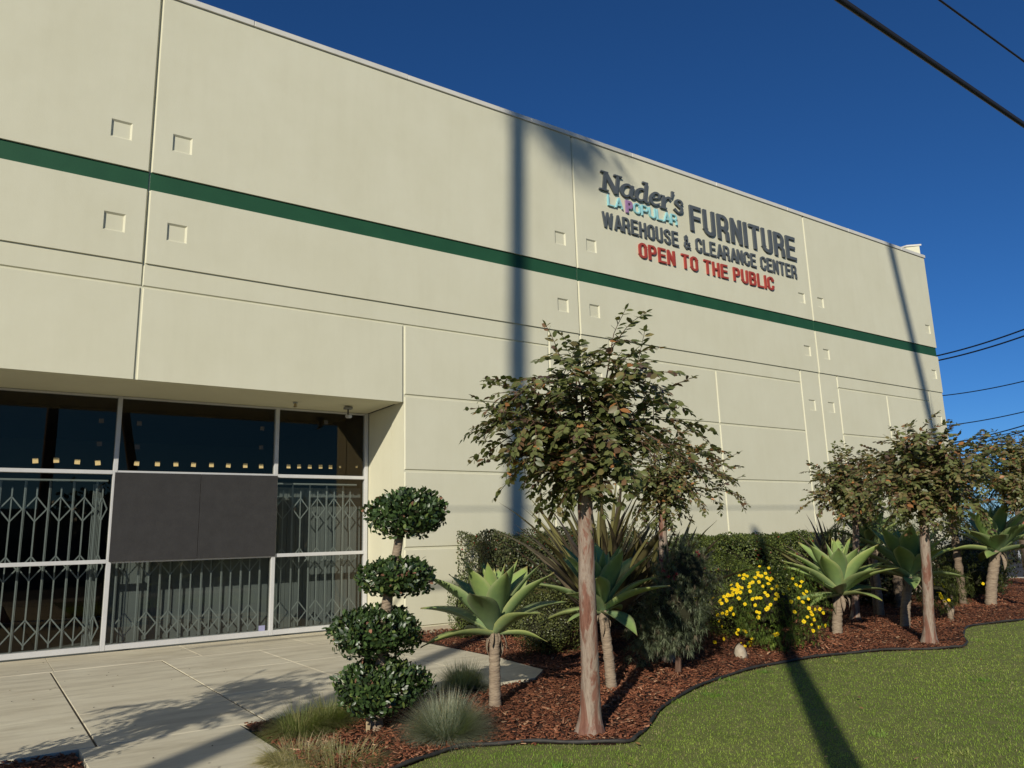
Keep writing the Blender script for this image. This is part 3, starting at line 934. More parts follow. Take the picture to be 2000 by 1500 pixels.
def pts_in(poly, n, xr, yr, power=0.0, r=rng):
    out = np.zeros((0, 2))
    while len(out) < n:
        x = r.uniform(*xr, n*2); y = r.uniform(*yr, n*2)
        k = in_poly(x, y, poly)
        if power:
            d = np.hypot(x-CAM[0], y-CAM[1])
            k &= r.random(n*2) < np.minimum(1, (5.5/d)**power)
        out = np.concatenate([out, np.stack([x[k], y[k]], 1)])
    return out[:n]

def hfield(x, y):
    return 0.018*(np.sin(x*1.9+1)*np.cos(y*2.3)+0.6*np.sin(x*4.1+y*3.3))

def mulch(name, poly, n, xr, yr, z0, power=0.8):
    P2 = pts_in(poly, n, xr, yr, power)
    P = np.c_[P2, z0+np.maximum(-.008, hfield(P2[:, 0], P2[:, 1]))+rng.uniform(0, .022, n)]
    th = rng.uniform(0, 2*math.pi, n)
    D = np.c_[np.cos(th), np.sin(th), rng.normal(0, .28, n)]
    U = np.c_[rng.normal(0, .35, n), rng.normal(0, .35, n), np.ones(n)]
    L_ = rng.gamma(2.6, .010, n)+.010
    W_ = L_*rng.uniform(.22, .55, n)
    W_ = np.minimum(W_, .02)
    base = np.array([[.150, .054, .027], [.205, .080, .040], [.100, .036, .020], [.26, .125, .070], [.36, .22, .13]])
    pick = rng.choice(5, n, p=[.36, .30, .22, .09, .03])
    fade = .5+.5*np.sin(P2[:, 0]*1.1+1.3*np.sin(P2[:, 1]*1.7))*np.sin(P2[:, 1]*1.3+P2[:, 0]*.6)
    C = np.clip(base[pick]*(1+rng.normal(0, .20, (n, 1)))*(.72+.55*fade)[:, None], .01, .6)
    o = mesh_obj(name, scatter(CHIP, P, D, U, L_, W_, C, Th=rng.uniform(.005, .013, n)), M['chips'])
    return tag(o, "shredded red brown bark mulch covering the planting bed", None, None, "stuff")
mulch("bark_mulch", bed_poly, 85000, (2.1, 25.5), (-8, 0), 0.0)
tag(mulch("planter_mulch", [(-1.5, -7.5), (0.8, -7.5), (0.8, -4.97), (-1.5, -4.97)], 4200, (-1.5, .8), (-7.5, -4.97), -0.022, 0), "bark mulch in the sunken planter left of the path")

def lawn_grass():
    n = 300000
    P2 = pts_in(lawn_poly, n, (2.1, 23.5), (-13.0, -6.0), 1.55)
    # keep to the part that can be seen from near the camera
    v = P2-CAM[None, :2]
    a = np.arctan2(v[:, 0], v[:, 1])
    d = np.hypot(v[:, 0], v[:, 1])
    k = (a > rad(-4)) & (a < rad(80)) & (d > 3.0)
    P2 = P2[k]; n = len(P2)
    d = d[k]
    ed_arr = np.array(edge_s)
    P = np.c_[P2, np.full(n, -.014)]
    th = rng.uniform(0, 2*math.pi, n)
    lean = rng.uniform(.25, 1.5, n)
    D = np.c_[np.cos(th)*lean, np.sin(th)*lean, np.ones(n)]
    dm = np.min(np.hypot(P2[:, None, 0]-ed_arr[None, ::2, 0], P2[:, None, 1]-ed_arr[None, ::2, 1]), axis=1)
    L_ = rng.uniform(.013, .027, n)*(1+.25*np.sin(P2[:, 0]*1.3)*np.sin(P2[:, 1]*1.7))
    L_ *= np.where(dm < .12, .75, 1)
    W_ = rng.uniform(.0028, .0050, n)*(1+np.clip((d-5)/9, 0, 1.6))
    pat = .5+.5*np.sin(P2[:, 0]*.9+.7*np.sin(P2[:, 1]*1.1))*np.cos(P2[:, 1]*1.4+.5*P2[:, 0])
    pat = np.clip(pat*.6+.25*rng.random(n)+.25*(.5+.5*np.sin(P2[:, 0]*3.1+1.5*np.sin(P2[:, 1]*4.7))*np.cos(P2[:, 1]*3.7+2*np.sin(P2[:, 0]*2.2)))-.05, 0, 1)
    g1 = np.array([.235, .39, .045]); g2 = np.array([.40, .50, .095]); dry = np.array([.46, .40, .19])
    C = g1*(1-pat)[:, None]+g2*pat[:, None]
    fine = .5+.5*np.sin(P2[:, 0]*7.3+3*np.sin(P2[:, 1]*2.9))*np.sin(P2[:, 1]*6.1+2*np.sin(P2[:, 0]*3.7))
    isdry = rng.random(n) < (.04+.08*fine+.30*(dm < .20))
    C[isdry] = dry*(1+rng.normal(0, .15, (isdry.sum(), 1)))
    C = np.clip(C*(1+rng.normal(0, .16, (n, 1))), .01, .6)
    o = mesh_obj("lawn_grass", blades(P, D, L_, W_, rng.uniform(.05, .5, n), C, segs=2), M['grass'])
    tag(o, "short mown green grass of the lawn", None, None, "stuff")
lawn_grass()
def weeds():
    n = 2600
    c = pts_in(lawn_poly, 42, (2.6, 13), (-11.5, -6.3), .6)
    k = rng.integers(0, 42, n)
    P2 = c[k]+rng.normal(0, .055, (n, 2))
    th = rng.uniform(0, 6.283, n); lean = rng.uniform(.3, 2.2, n)
    D = np.c_[np.cos(th)*lean, np.sin(th)*lean, np.ones(n)]
    C = np.array([(.30, .44, .09), (.20, .36, .06), (.42, .44, .14)])[k % 3]*(1+rng.normal(0, .12, (n, 1)))
    tag(mesh_obj("lawn_weeds", blades(np.c_[P2, np.full(n, -.01)], D, rng.uniform(.03, .07, n), rng.uniform(.005, .011, n), rng.uniform(.1, .6, n), C, segs=2), M['grass']),
        "coarser pale weeds growing in patches of the lawn", None, None, "stuff")
weeds()
def path_bits():
    n = 46
    P = np.c_[rng.uniform(-.3, 5.6, n), rng.uniform(-4.8, 1.2, n), np.full(n, .006)]
    P[:10, 0] = rng.uniform(.9, 2.05, 10); P[:10, 1] = rng.uniform(-7.5, -5, 10)
    th = rng.uniform(0, 6.28, n)
    C = np.array([(.03, .025, .02), (.10, .06, .03), (.16, .11, .05)])[rng.choice(3, n, p=[.6, .25, .15])]
    tag(mesh_obj("path_litter", scatter(CHIP, P, np.c_[np.cos(th), np.sin(th), np.zeros(n)], np.tile([[0, 0, 1.0]], (n, 1)), rng.uniform(.008, .028, n), rng.uniform(.006, .014, n), C, Th=np.full(n, .006)), M['chips']),
        "specks of dirt and leaf crumbs on the concrete path", None, None, "stuff")
path_bits()
def litter():
    n = 70
    P2 = pts_in(lawn_poly, n, (2.5, 13), (-11.5, -6.2), 0.8)
    P = np.c_[P2, np.full(n, .022)]
    th = rng.uniform(0, 6.28, n)
    D = np.c_[np.cos(th), np.sin(th), rng.normal(0, .2, n)]
    U = np.c_[rng.normal(0, .3, (n, 2)), np.ones(n)]
    C = varied((.34, .22, .09), n, .25)
    o1 = scatter(OVAL, P, D, U, rng.uniform(.03, .055, n), rng.uniform(.018, .03, n), C)
    tag(mesh_obj("leaf_litter", o1, M['leaf']), "dry fallen leaves scattered on the lawn", None, None, "stuff")
litter()

# ================================================================ PLANTS
def leaf_cloud(n, sampler, L_, W_, cols, probs, tmpl=OVAL, up=0.5, out=0.8, r=rng, droop=0.0, amt=.18):
    P, N = sampler(n)
    T_ = np.cross(N, unit(r.normal(0, 1, (n, 3))))
    D = unit(unit(T_)*.9 + N*out*.45 + np.array([0, 0, up-droop]))
    U = unit(N*.95+np.array([0, 0, .25])+r.normal(0, .42, (n, 3)))
    pick = r.choice(len(cols), n, p=probs)
    C = np.clip(np.asarray(cols)[pick]*(1+r.normal(0, amt, (n, 1))), .003, .9)
    return scatter(tmpl, P, D, U, r.uniform(.75, 1.25, n)*L_, r.uniform(.75, 1.25, n)*W_, C)

def ellipsoid(c, rx, ry, rz, lo=.72, lump=.12, seed=0, flat_bottom=None, r=rng):
    k = np.random.default_rng(seed)
    ph = k.uniform(0, 6.28, 6)
    def f(n):
        d = unit(r.normal(0, 1, (n, 3)))
        if flat_bottom is not None:
            d[:, 2] = np.where(d[:, 2] < flat_bottom, -d[:, 2]*.8, d[:, 2])
        az = np.arctan2(d[:, 1], d[:, 0])
        lm = 1+lump*(np.sin(3*az+ph[0]+2*d[:, 2])+.7*np.sin(5*az+ph[1])*np.cos(4*d[:, 2]+ph[2])+.6*np.sin(9*az+ph[3]+6*d[:, 2]))
        rr = (lo+(1-lo)*r.random(n)**.5)*lm
        P = np.asarray(c)+d*np.array([rx, ry, rz])*rr[:, None]
        return P, unit(d/np.array([rx, ry, rz]))
    return f

def core(c, rx, ry, rz, s=.7):  # added solid blob that fills a plant with painted shade
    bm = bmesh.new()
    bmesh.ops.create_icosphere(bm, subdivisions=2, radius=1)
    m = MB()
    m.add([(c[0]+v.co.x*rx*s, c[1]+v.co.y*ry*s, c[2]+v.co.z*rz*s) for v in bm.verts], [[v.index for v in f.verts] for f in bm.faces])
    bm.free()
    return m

# ---- cloud-pruned topiary
TOP_C = [(.034, .064, .018), (.055, .096, .026), (.022, .042, .014), (.11, .15, .036), (.26, .13, .08)]
TOP_P = [.40, .28, .20, .105, .015]
def topiary(base, label, pads, trunk_pts, seed):
    base = np.array([base[0], base[1], 0.0])
    t = thing("topiary", label, "topiary", tuple(base), "cloud pruned topiaries beside the path")
    tb = MB(); n = len(trunk_pts)
    tb.tube(smooth_curve(trunk_pts, 5), np.linspace(.065, .035, (n-1)*5+1), 10, wob=.05, seed=seed)
    tb.build("trunk", M['agave_stem'], t, smooth=True)
    for i, (c, rx, ry, rz, nl) in enumerate(pads):
        v = leaf_cloud(nl, ellipsoid(c, rx, ry, rz, lo=.50, lump=.13, seed=seed+i), .050, .029, TOP_C, TOP_P, up=.35, out=1.5)
        mesh_obj("foliage_pad", v, M['gloss'], t)
        core(c, rx, ry, rz, .52).build("pad_shade_core", M['inner'], t)  # dark filling, stands in for shade between the pad's leaves
    br = MB()
    for i, (c, rx, ry, rz, nl) in enumerate(pads[1:]):
        pass
    return t
DT = 6.69
def loc_px(px, py, depth, base):
    p = at_depth(px, py, depth)
    return (p[0]-base[0], p[1]-base[1], p[2])
tbp = on_ground(735, 1422)
pads = []
for (px, py, hw, hh, nl) in ((797, 1003, 78, 44, 2700), (778, 1127, 77, 33, 2100), (737, 1234, 89, 44, 3400), (746, 1340, 92, 50, 3700)):
    c = loc_px(px, py, DT, tbp)
    pads.append((c, hw/223/1.04, hw/223*.92, hh/223/1.02, nl))
tp = [(0, 0, -.05), loc_px(735, 1400, DT, tbp), loc_px(742, 1330, DT, tbp), loc_px(750, 1230, DT, tbp), loc_px(760, 1150, DT, tbp), loc_px(775, 1080, DT, tbp), loc_px(786, 1000, DT, tbp)]
topi = topiary(tbp, "four tier cloud pruned topiary with leaning trunk between path and front agave", pads, tp, 3)
stk = MB(); stk.box(-.12, -.085, -.06, -.05, -.02, .13, .002); stk.build("stake_stub", noisy_mat("raw_wood", (.42, .32, .18), (.52, .42, .26), 20, .8), topi)
b2_ = np.array([-0.50, -5.95])
pads2 = [((0.0, 0, 1.80), .50, .48, .25, 900), ((-.02, .0, 1.22), .50, .48, .22, 800), ((.02, 0, .62), .46, .48, .26, 800)]
topiary(b2_, "topiary at the left picture edge, only its rightmost leaves showing", pads2, [(0, 0, -.15), (.03, 0, .6), (-.04, 0, 1.2), (.0, 0, 1.8)], 21)

# ---- agaves
def agave_leaf(L_, W_, curl, seed, tipc=True):
    r_ = np.random.default_rng(seed)
    n, m = 12, 7
    vs, cs, fs = [], [], []
    for i in range(n):
        t = i/(n-1)
        wd = W_*(0.52+0.48*math.sin(min(1, t/.52)*math.pi/2)) if t < .52 else W_*max(.004, math.cos((t-.52)/.48*math.pi/2)**1.08)
        ang = curl*(t**1.6)
        # centre line bends outward as it rises
        x = L_*t*math.cos(ang*.5); z = -L_*t*math.sin(ang*.5)
        z += .035*L_*math.sin(t*math.pi)
        for k in range(m):
            u = (k/(m-1)-.5)*2
            cup = wd*.22*(u*u)*(1-.35*t)
            wave = .010*L_*math.sin(t*7+seed)*u*t
            vs.append((x, u*wd/2, z+cup+wave))
            g = np.array([.215, .315, .155])*(1-.08*t)+np.array([.06, .06, -.05])*t
            if t < .35: g = g*(1-.25*(1-t/.35))+np.array([.27, .34, .22])*.25*(1-t/.35)
            g = g*(1+.05*math.sin(k*5+seed))
            if k in (0, m-1): g = np.array([.34, .38, .16])
            if t > .94 and tipc: g = np.array([.26, .20, .08])
            cs.append(g)
    for i in range(n-1):
        for k in range(m-1):
            fs.append((i*m+k, (i+1)*m+k, (i+1)*m+k+1, i*m+k+1))
    # thickness: an underside
    b = len(vs)
    for i in range(n):
        t = i/(n-1)
        for k in range(m):
            v = vs[i*m+k]; u = (k/(m-1)-.5)*2
            th = (.016*(1-t)+.002)*(1-u*u)**.5+.0012
            vs.append((v[0], v[1], v[2]-th)); cs.append(cs[i*m+k])
    for i in range(n-1):
        for k in range(m-1):
            fs.append((b+i*m+k, b+i*m+k+1, b+(i+1)*m+k+1, b+(i+1)*m+k))
        fs.append((i*m, b+i*m, b+(i+1)*m, (i+1)*m)); fs.append((i*m+m-1, (i+1)*m+m-1, b+(i+1)*m+m-1, b+i*m+m-1))
    me = np_mesh("leaf", np.array(vs), [np.array(fs)], np.array(cs), True)
    me.materials.append(M['agave'])
    return me
AG = {c: [agave_leaf(1, {'in': .25, 'mid': .325, 'out': .33}[c], cu, s+7*i) for i, s in enumerate((1, 2, 3))] for c, cu in (('in', .0), ('mid', .08), ('out', .18))}
DEAD = []
for _k in range(2):
    _me = agave_leaf(1, .30, .6, 40+_k).copy(); _me.name = "dead_leaf"; _me.materials.clear(); _me.materials.append(M['agave_stem']); DEAD.append(_me)
def agave(base, head, R_, label, seed, n=25, stem_r=.055, yaw0=0.0):
    r_ = np.random.default_rng(seed)
    base = np.array([base[0], base[1], 0.0])
    t = thing("agave", label, "agave", tuple(base), "foxtail agaves in the mulch bed")
    hd = np.array(head)-base
    sm = MB()
    P = smooth_curve([(0, 0, -.04), (hd[0]*.2, hd[1]*.2, hd[2]*.3), (hd[0]*.6, hd[1]*.6, hd[2]*.7), tuple(hd+np.array([0, 0, .06]))], 9)
    rr = [stem_r*(1.12-.25*i/len(P))*(1+.07*math.sin(i*2.4)) for i in range(len(P))]
    sm.tube(P, rr, 12, wob=.03, seed=seed)
    sm.build("stem", M['agave_stem'], t, smooth=True)
    for i in range(n):
        f = i/(n-1)                                 # 0 inner .. 1 outer
        az = yaw0+i*2.39996+r_.normal(0, .10)
        el = rad(82-76*f**1.05+r_.normal(0, 6)) if f < .86 else rad(r_.uniform(-12, 8))
        kind = 'in' if f < .22 else ('mid' if f < .72 else 'out')
        me = AG[kind][int(r_.integers(3))]
        o = bpy.data.objects.new("leaf", me)
        L_ = R_*(.74+.36*math.sin(min(1, f*1.6)*math.pi/2))*(1 if f < .8 else .93)*r_.uniform(.92, 1.06)
        o.parent = t
        d = np.array([math.cos(az)*math.cos(el), math.sin(az)*math.cos(el), math.sin(el)])
        up = np.array([-math.cos(az)*math.sin(el), -math.sin(az)*math.sin(el), math.cos(el)])
        sd_ = np.cross(up, d)
        rot = Matrix(((d[0], sd_[0], up[0]), (d[1], sd_[1], up[1]), (d[2], sd_[2], up[2]))).to_4x4()
        tw = Matrix.Rotation(r_.normal(0, .12), 4, 'X')
        st = hd+np.array([math.cos(az), math.sin(az), 0])*.035+np.array([0, 0, .10-.14*f])
        if f > .93: L_ *= r_.uniform(.6, .85)
        ws = L_*r_.uniform(.90, 1.08)*(1 if f > .15 else .75)
        o.matrix_local = Matrix.Translation(st) @ rot @ tw @ Matrix.Diagonal((L_, ws, L_, 1))
        col.objects.link(o)
    for i in range(7):                                 # dry remains of old leaves under the head
        az = i*.9+seed; o = bpy.data.objects.new("dead_leaf", DEAD[i % 2])
        el = rad(r_.uniform(-78, -50)); l = R_*r_.uniform(.16, .32)
        d = np.array([math.cos(az)*math.cos(el), math.sin(az)*math.cos(el), math.sin(el)])
        up = np.array([-math.cos(az)*math.sin(el), -math.sin(az)*math.sin(el), math.cos(el)]); sd_ = np.cross(up, d)
        st = hd+np.array([math.cos(az), math.sin(az), 0])*stem_r*.9+np.array([0, 0, r_.uniform(-.10, .02)])
        o.parent = t
        o.matrix_local = Matrix.Translation(st) @ Matrix(((d[0], sd_[0], up[0]), (d[1], sd_[1], up[1]), (d[2], sd_[2], up[2]))).to_4x4() @ Matrix.Diagonal((l, l*.9, l, 1))
        col.objects.link(o)
    return t
def head_at(px, py, base):
    d = ray(px, py)
    b = np.array(base[:2])-CAM[:2]
    tt = np.linalg.norm(b)/np.linalg.norm(d[:2])
    return CAM+d*tt
def agave_px(bpx, hpx, R_, label, seed, **k):
    b = on_ground(*bpx); h = head_at(*hpx, b)
    return agave(b, h, R_, label, seed, **k)
agave_px((967, 1380), (966, 1232), .73, "big pale green agave on a leaning ringed stem, nearest the topiary", 11, yaw0=.6)
agave_px((1195, 1345), (1176, 1190), .72, "agave half hidden behind the front tree trunk, partly in leaf shadow", 12, yaw0=1.9)
agave_px((1635, 1240), (1640, 1158), .88, "full agave on a straight stem beside the yellow flowering bush", 13, n=31, stem_r=.072, yaw0=.2)
agave_px((1768, 1225), (1776, 1125), .88, "agave behind the slim second trunk with dried stubs at its heart", 14, n=26, stem_r=.072, yaw0=2.7)
agave_px((1935, 1182), (1948, 1075), 1.0, "agave at the far right over small shrubs, tall ringed stem", 15, n=28, stem_r=.10, yaw0=1.2)
# one more low agave in the shade behind
agave((13.9, -4.2, 0), (13.9, -4.2, 1.25), .70, "shaded agave behind the pair, under the palm fronds", 16, n=20, stem_r=.06)

# ---- crape myrtles
CR_C = [(.150, .165, .056), (.105, .125, .044), (.195, .165, .066), (.180, .105, .056), (.095, .062, .044), (.42, .19, .07)]
CR_P = [.38, .30, .15, .08, .06, .03]
def crape(base, label, tips, trunk, fork, scale_leaf, nsub, seed, cols_p=None, individual=0, tr0=.105, tr1=.058, lw=.56):
    r_ = np.random.default_rng(seed)
    base = np.array([base[0], base[1], 0.0])
    t = thing("crape_myrtle", label, "tree", tuple(base), "umbrella shaped crape myrtle trees")
    P = smooth_curve([np.array(p)-base for p in trunk], 9)
    n = len(P)
    rr = []
    for i, p in enumerate(P):
        f = i/(n-1)
        rr.append(tr1+(tr0*.78-tr1)*(1-f)+.055*math.exp(-max(0, p[2])/.11)*tr0/.105)
    tk = MB(); tk.tube(P, rr, 18, wob=.022, seed=seed)
    tk.build("trunk", M['bark'], t, smooth=True)
    fk = P[-1]
    limbs = MB()
    LP, LD, LU, LL, LW, LC = [], [], [], [], [], []
    cp = cols_p or CR_P
    def twig(p0, d0, ln, droop):
        m = max(4, int(ln/(scale_leaf*.50)))
        p = p0.copy(); d = d0/np.linalg.norm(d0)
        pts = [p.copy()]
        stp = ln/m
        warm = r_.random()
        outw = np.array([p0[0]-fk[0], p0[1]-fk[1], .25*(p0[2]-fk[2])]); outw /= np.linalg.norm(outw)+1e-6
        sidev = np.cross(d, [0, 0, 1.0]); sidev /= np.linalg.norm(sidev)+1e-9
        for k in range(m):
            d = d+np.array([0, 0, -droop/m])+r_.normal(0, .06, 3); d /= np.linalg.norm(d)
            p = p+d*stp; pts.append(p.copy())
            for s in (-1, 1):
                if r_.random() < .12: continue
                ld = d*.55+sidev*s*.85+np.array([0, 0, -.12])+r_.normal(0, .18, 3)
                LP.append(p+r_.normal(0, .004, 3)); LD.append(ld)
                LU.append(np.array([0, 0, .55])+outw*.75+r_.normal(0, .5, 3))
                g = r_.uniform(.72, 1.2)*(.75 if k > m-2 else 1)
                LL.append(scale_leaf*g); LW.append(scale_leaf*g*lw*r_.uniform(.85, 1.12))
                q = np.array(cp)*(np.array([1, 1, 1.6, 1.8, 1.6, 1.4]) if warm > .7 else np.array([1.25, 1.2, .8, .4, .4, .4])); q /= q.sum()
                LC.append(np.array(CR_C[r_.choice(6, p=q)])*r_.uniform(.78, 1.22))
        LP.append(p); LD.append(d); LU.append(np.array([0, 0, 1.0])); LL.append(scale_leaf*.8); LW.append(scale_leaf*.45); LC.append(np.array(CR_C[0]))
        limbs.tube(pts[::2]+[pts[-1]], np.linspace(.004, .0018, len(pts[::2])+1), 4, cap=False)
    for tip in tips:
        tip = np.array(tip)-base
        hor = tip-fk
        rise = .10+.32*r_.random()
        mid = fk+hor*np.array([.45, .45, .0])+np.array([0, 0, max(.25, hor[2]*.7)+rise*.6])+r_.normal(0, .05, 3)
        C_ = smooth_curve([fk-np.array([0, 0, .05]), fk*.7+mid*.3+np.array([0, 0, .06]), mid, tip], 7)
        limbs.tube(C_, np.linspace(.017, .0035, len(C_)), 6)
        m = len(C_)
        for k in range(nsub):
            f = r_.uniform(.15, 1.0)
            i = min(m-2, int(f*(m-1)))
            p = C_[i]+(C_[i+1]-C_[i])*r_.random()
            tang = C_[i+1]-C_[i]; tang /= np.linalg.norm(tang)
            out = np.array([p[0]-fk[0], p[1]-fk[1], 0]); out /= np.linalg.norm(out)+1e-6
            d0 = tang*.4+out*.45+r_.normal(0, .75, 3)
            twig(p, d0, r_.uniform(.18, .40)*scale_leaf/.066, r_.uniform(.2, 1.1))
        twig(C_[-1], C_[-1]-C_[-3], r_.uniform(.16, .30)*scale_leaf/.066, .5)
    limbs.build("limbs", M['twig'], t, smooth=True)
    LP, LD, LU, LL, LW, LC = map(np.array, (LP, LD, LU, LL, LW, LC))
    LC = np.clip(LC, .004, .6)
    if individual:
        dist = np.linalg.norm(LP+base-CAM, axis=1)
        order = np.argsort(dist)
        near, rest = order[:individual], order[individual:]
        lm = []
        for ci, c in enumerate(CR_C):
            for br in (.85, 1.12):
                T, FL = OVAL
                me = np_mesh("leaf", T, FL, np.tile(np.array(c)*br, (8, 1))); me.materials.append(M['leaf']); lm.append(me)
        X, Y, Z = frames(LD[near], LU[near])
        for j, i in enumerate(near):
            ci = int(np.argmin([np.abs(np.array(c)/sum(c)-LC[i]/LC[i].sum()).sum() for c in CR_C]))
            o = bpy.data.objects.new("leaf", lm[ci*2+(LC[i].sum() > sum(CR_C[ci]))])
            x, y_, z_ = X[j], Y[j], Z[j]
            o.parent = t
            o.matrix_local = Matrix(((x[0]*LL[i], y_[0]*LW[i], z_[0]*LW[i], LP[i][0]), (x[1]*LL[i], y_[1]*LW[i], z_[1]*LW[i], LP[i][1]),
                                     (x[2]*LL[i], y_[2]*LW[i], z_[2]*LW[i], LP[i][2]), (0, 0, 0, 1)))
            col.objects.link(o)
        LP, LD, LU, LL, LW, LC = LP[rest], LD[rest], LU[rest], LL[rest], LW[rest], LC[rest]
    o = mesh_obj("crown", scatter(OVAL, LP, LD, LU, LL, LW, LC), M['leaf'], t)
    o["kind"] = "stuff"
    print(label[:30], "leaves", len(LP))
    return t

def tips_px(lst, depth, spread, seed):
    r_ = np.random.default_rng(seed)
    out = []
    for px, py in lst:
        out.append(at_depth(px, py, depth+r_.uniform(-spread, spread)))
    return out
D1 = float(np.dot(on_ground(1152, 1430)-CAM, _f))
b1 = on_ground(1152, 1430)
T1 = [(985, 860), (975, 820), (1005, 765), (1040, 740), (1090, 705), (1150, 715), (1195, 672), (1225, 715), (1265, 730), (1295, 780), (1315, 820), (1300, 870),
      (1240, 860), (1015, 915), (995, 890), (1050, 880), (1120, 820), (1180, 790), (1070, 800), (1210, 910), (1250, 800), (1030, 820), (1130, 890), (1170, 850), (1060, 940), (1000, 800), (1110, 760)]
trunk1 = [b1+np.array([0, 0, -.04]), at_depth(1153, 1330, D1), at_depth(1147, 1150, D1), at_depth(1144, 1040, D1), at_depth(1142, 945, D1)]
crape(b1, "nearest crape myrtle, thick peeling trunk standing at the curved edging", tips_px(T1, D1, .45, 5), trunk1, None, .080, 19, 5, individual=300)
# second, behind it near the wall
D2 = 9.7
p2 = at_depth(1300, 1190, D2); p2[2] = 0
T2 = [(1215, 930), (1240, 880), (1290, 850), (1340, 840), (1385, 880), (1410, 930), (1420, 960), (1330, 900), (1270, 950), (1360, 970), (1300, 920), (1250, 990), (1390, 910)]
trunk2 = [p2, at_depth(1296, 1080, D2), at_depth(1294, 1000, D2)]
WARM = [.25, .18, .29, .15, .06, .07]
crape(p2, "smaller crape myrtle behind the flax, rust tinted crown close to the wall", tips_px(T2, D2, .5, 6), trunk2, None, .068, 22, 6, WARM, tr0=.075, tr1=.05)
D3 = float(np.dot(on_ground(1815, 1255)-CAM, _f))
b3_ = on_ground(1815, 1255)
T3 = [(1690, 915), (1720, 885), (1760, 865), (1800, 850), (1840, 855), (1880, 870), (1915, 890), (1930, 930), (1880, 960), (1840, 900), (1780, 900), (1730, 930), (1760, 970), (1850, 980), (1900, 900), (1700, 950), (1820, 880), (1720, 985), (1770, 1000), (1860, 1000), (1900, 985), (1870, 930)]
trunk3 = [b3_+np.array([0, 0, -.04]), at_depth(1812, 1150, D3), at_depth(1806, 1050, D3), at_depth(1805, 985, D3)]
crape(b3_, "slim crape myrtle with a red brown trunk in front of two agaves", tips_px(T3, D3, .7, 7), trunk3, None, .084, 30, 7, WARM, tr0=.095, tr1=.055)
D4 = 13.6
p4 = at_depth(1668, 1190, D4); p4[2] = 0
T4 = [(1600, 970), (1605, 935), (1630, 905), (1660, 900), (1690, 900), (1720, 920), (1650, 930), (1620, 950), (1680, 960), (1710, 970), (1640, 930), (1610, 985), (1660, 990), (1700, 1000)]
crape(p4, "crape myrtle whose crown shows left of the slim one, trunk hidden", tips_px(T4, D4, .6, 8), [p4, at_depth(1672, 1080, D4), at_depth(1670, 1000, D4)], None, .084, 28, 8, WARM, tr0=.08, tr1=.05)
D5 = 14.5
p5 = at_depth(2022, 1190, D5); p5[2] = 0
T5 = [(1905, 890), (1935, 870), (1960, 860), (1990, 855), (2020, 865), (1930, 910), (1960, 930), (2000, 900), (1915, 930), (2030, 920), (1980, 880), (1950, 880), (1900, 950), (1940, 960), (1985, 965), (2010, 950)]
crape(p5, "crape myrtle at the right picture edge, crown against the sky", tips_px(T5, D5, .6, 9), [p5, at_depth(2018, 1060, D5), at_depth(2005, 985, D5)], None, .084, 30, 9, WARM, tr0=.08, tr1=.05)
# off the left of the frame: throws its shade across the paving
p6 = np.array([-2.0, -7.6, 0.0])
T6 = [p6+np.array([math.cos(a)*r__, math.sin(a)*r__*.85, 2.45+.55*h]) for a, r__, h in
      [(0, 1.1, 0), (.6, 1.0, .3), (1.2, 1.1, .2), (1.9, .9, .5), (2.6, 1.1, .1), (3.3, 1, .4), (4.0, 1.1, .2), (4.7, 1.0, .4), (5.4, 1.1, .1), (0.3, .5, 1), (2.4, .5, 1), (4.4, .5, .9)]]
crape(p6, "crape myrtle left of the path, seen only by its shade on the paving", T6, [p6, p6+np.array([.02, 0, 1]), p6+np.array([0, 0, 1.95])], None, .078, 14, 10)

# ---- New Zealand flax
def flax_blade(seed):
    r_ = np.random.default_rng(seed)
    n = 9; vs = []; cs = []; fs = []
    bnd = r_.uniform(.05, .35)
    base = [np.array([.085, .066, .046]), np.array([.105, .092, .044]), np.array([.06, .046, .04]), np.array([.125, .115, .045])][seed % 4]
    for i in range(n):
        t = i/(n-1)
        wd = .066*(.75+.5*min(1, t*3))*(1 if t < .45 else max(.02, 1-((t-.45)/.55)**1.5))
        x = t*(1-.18*bnd*t); z = -bnd*t**2.6
        for u in (-1, 0, 1):
            vs.append((x, u*wd/2, z+(.012 if u else 0)*(1-t)))
            cs.append(base*(1+.25*(u == 0))*(1.15-.25*t) if u else base*1.3+np.array([.02, .018, .0]))
    for i in range(n-1):
        for k in (0, 1):
            fs.append((i*3+k, (i+1)*3+k, (i+1)*3+k+1, i*3+k+1))
    me = np_mesh("blade", np.array(vs), [np.array(fs)], np.clip(np.array(cs), .01, .5), True)
    me.materials.append(M['flax'])
    return me
FX = [flax_blade(s) for s in range(8)]
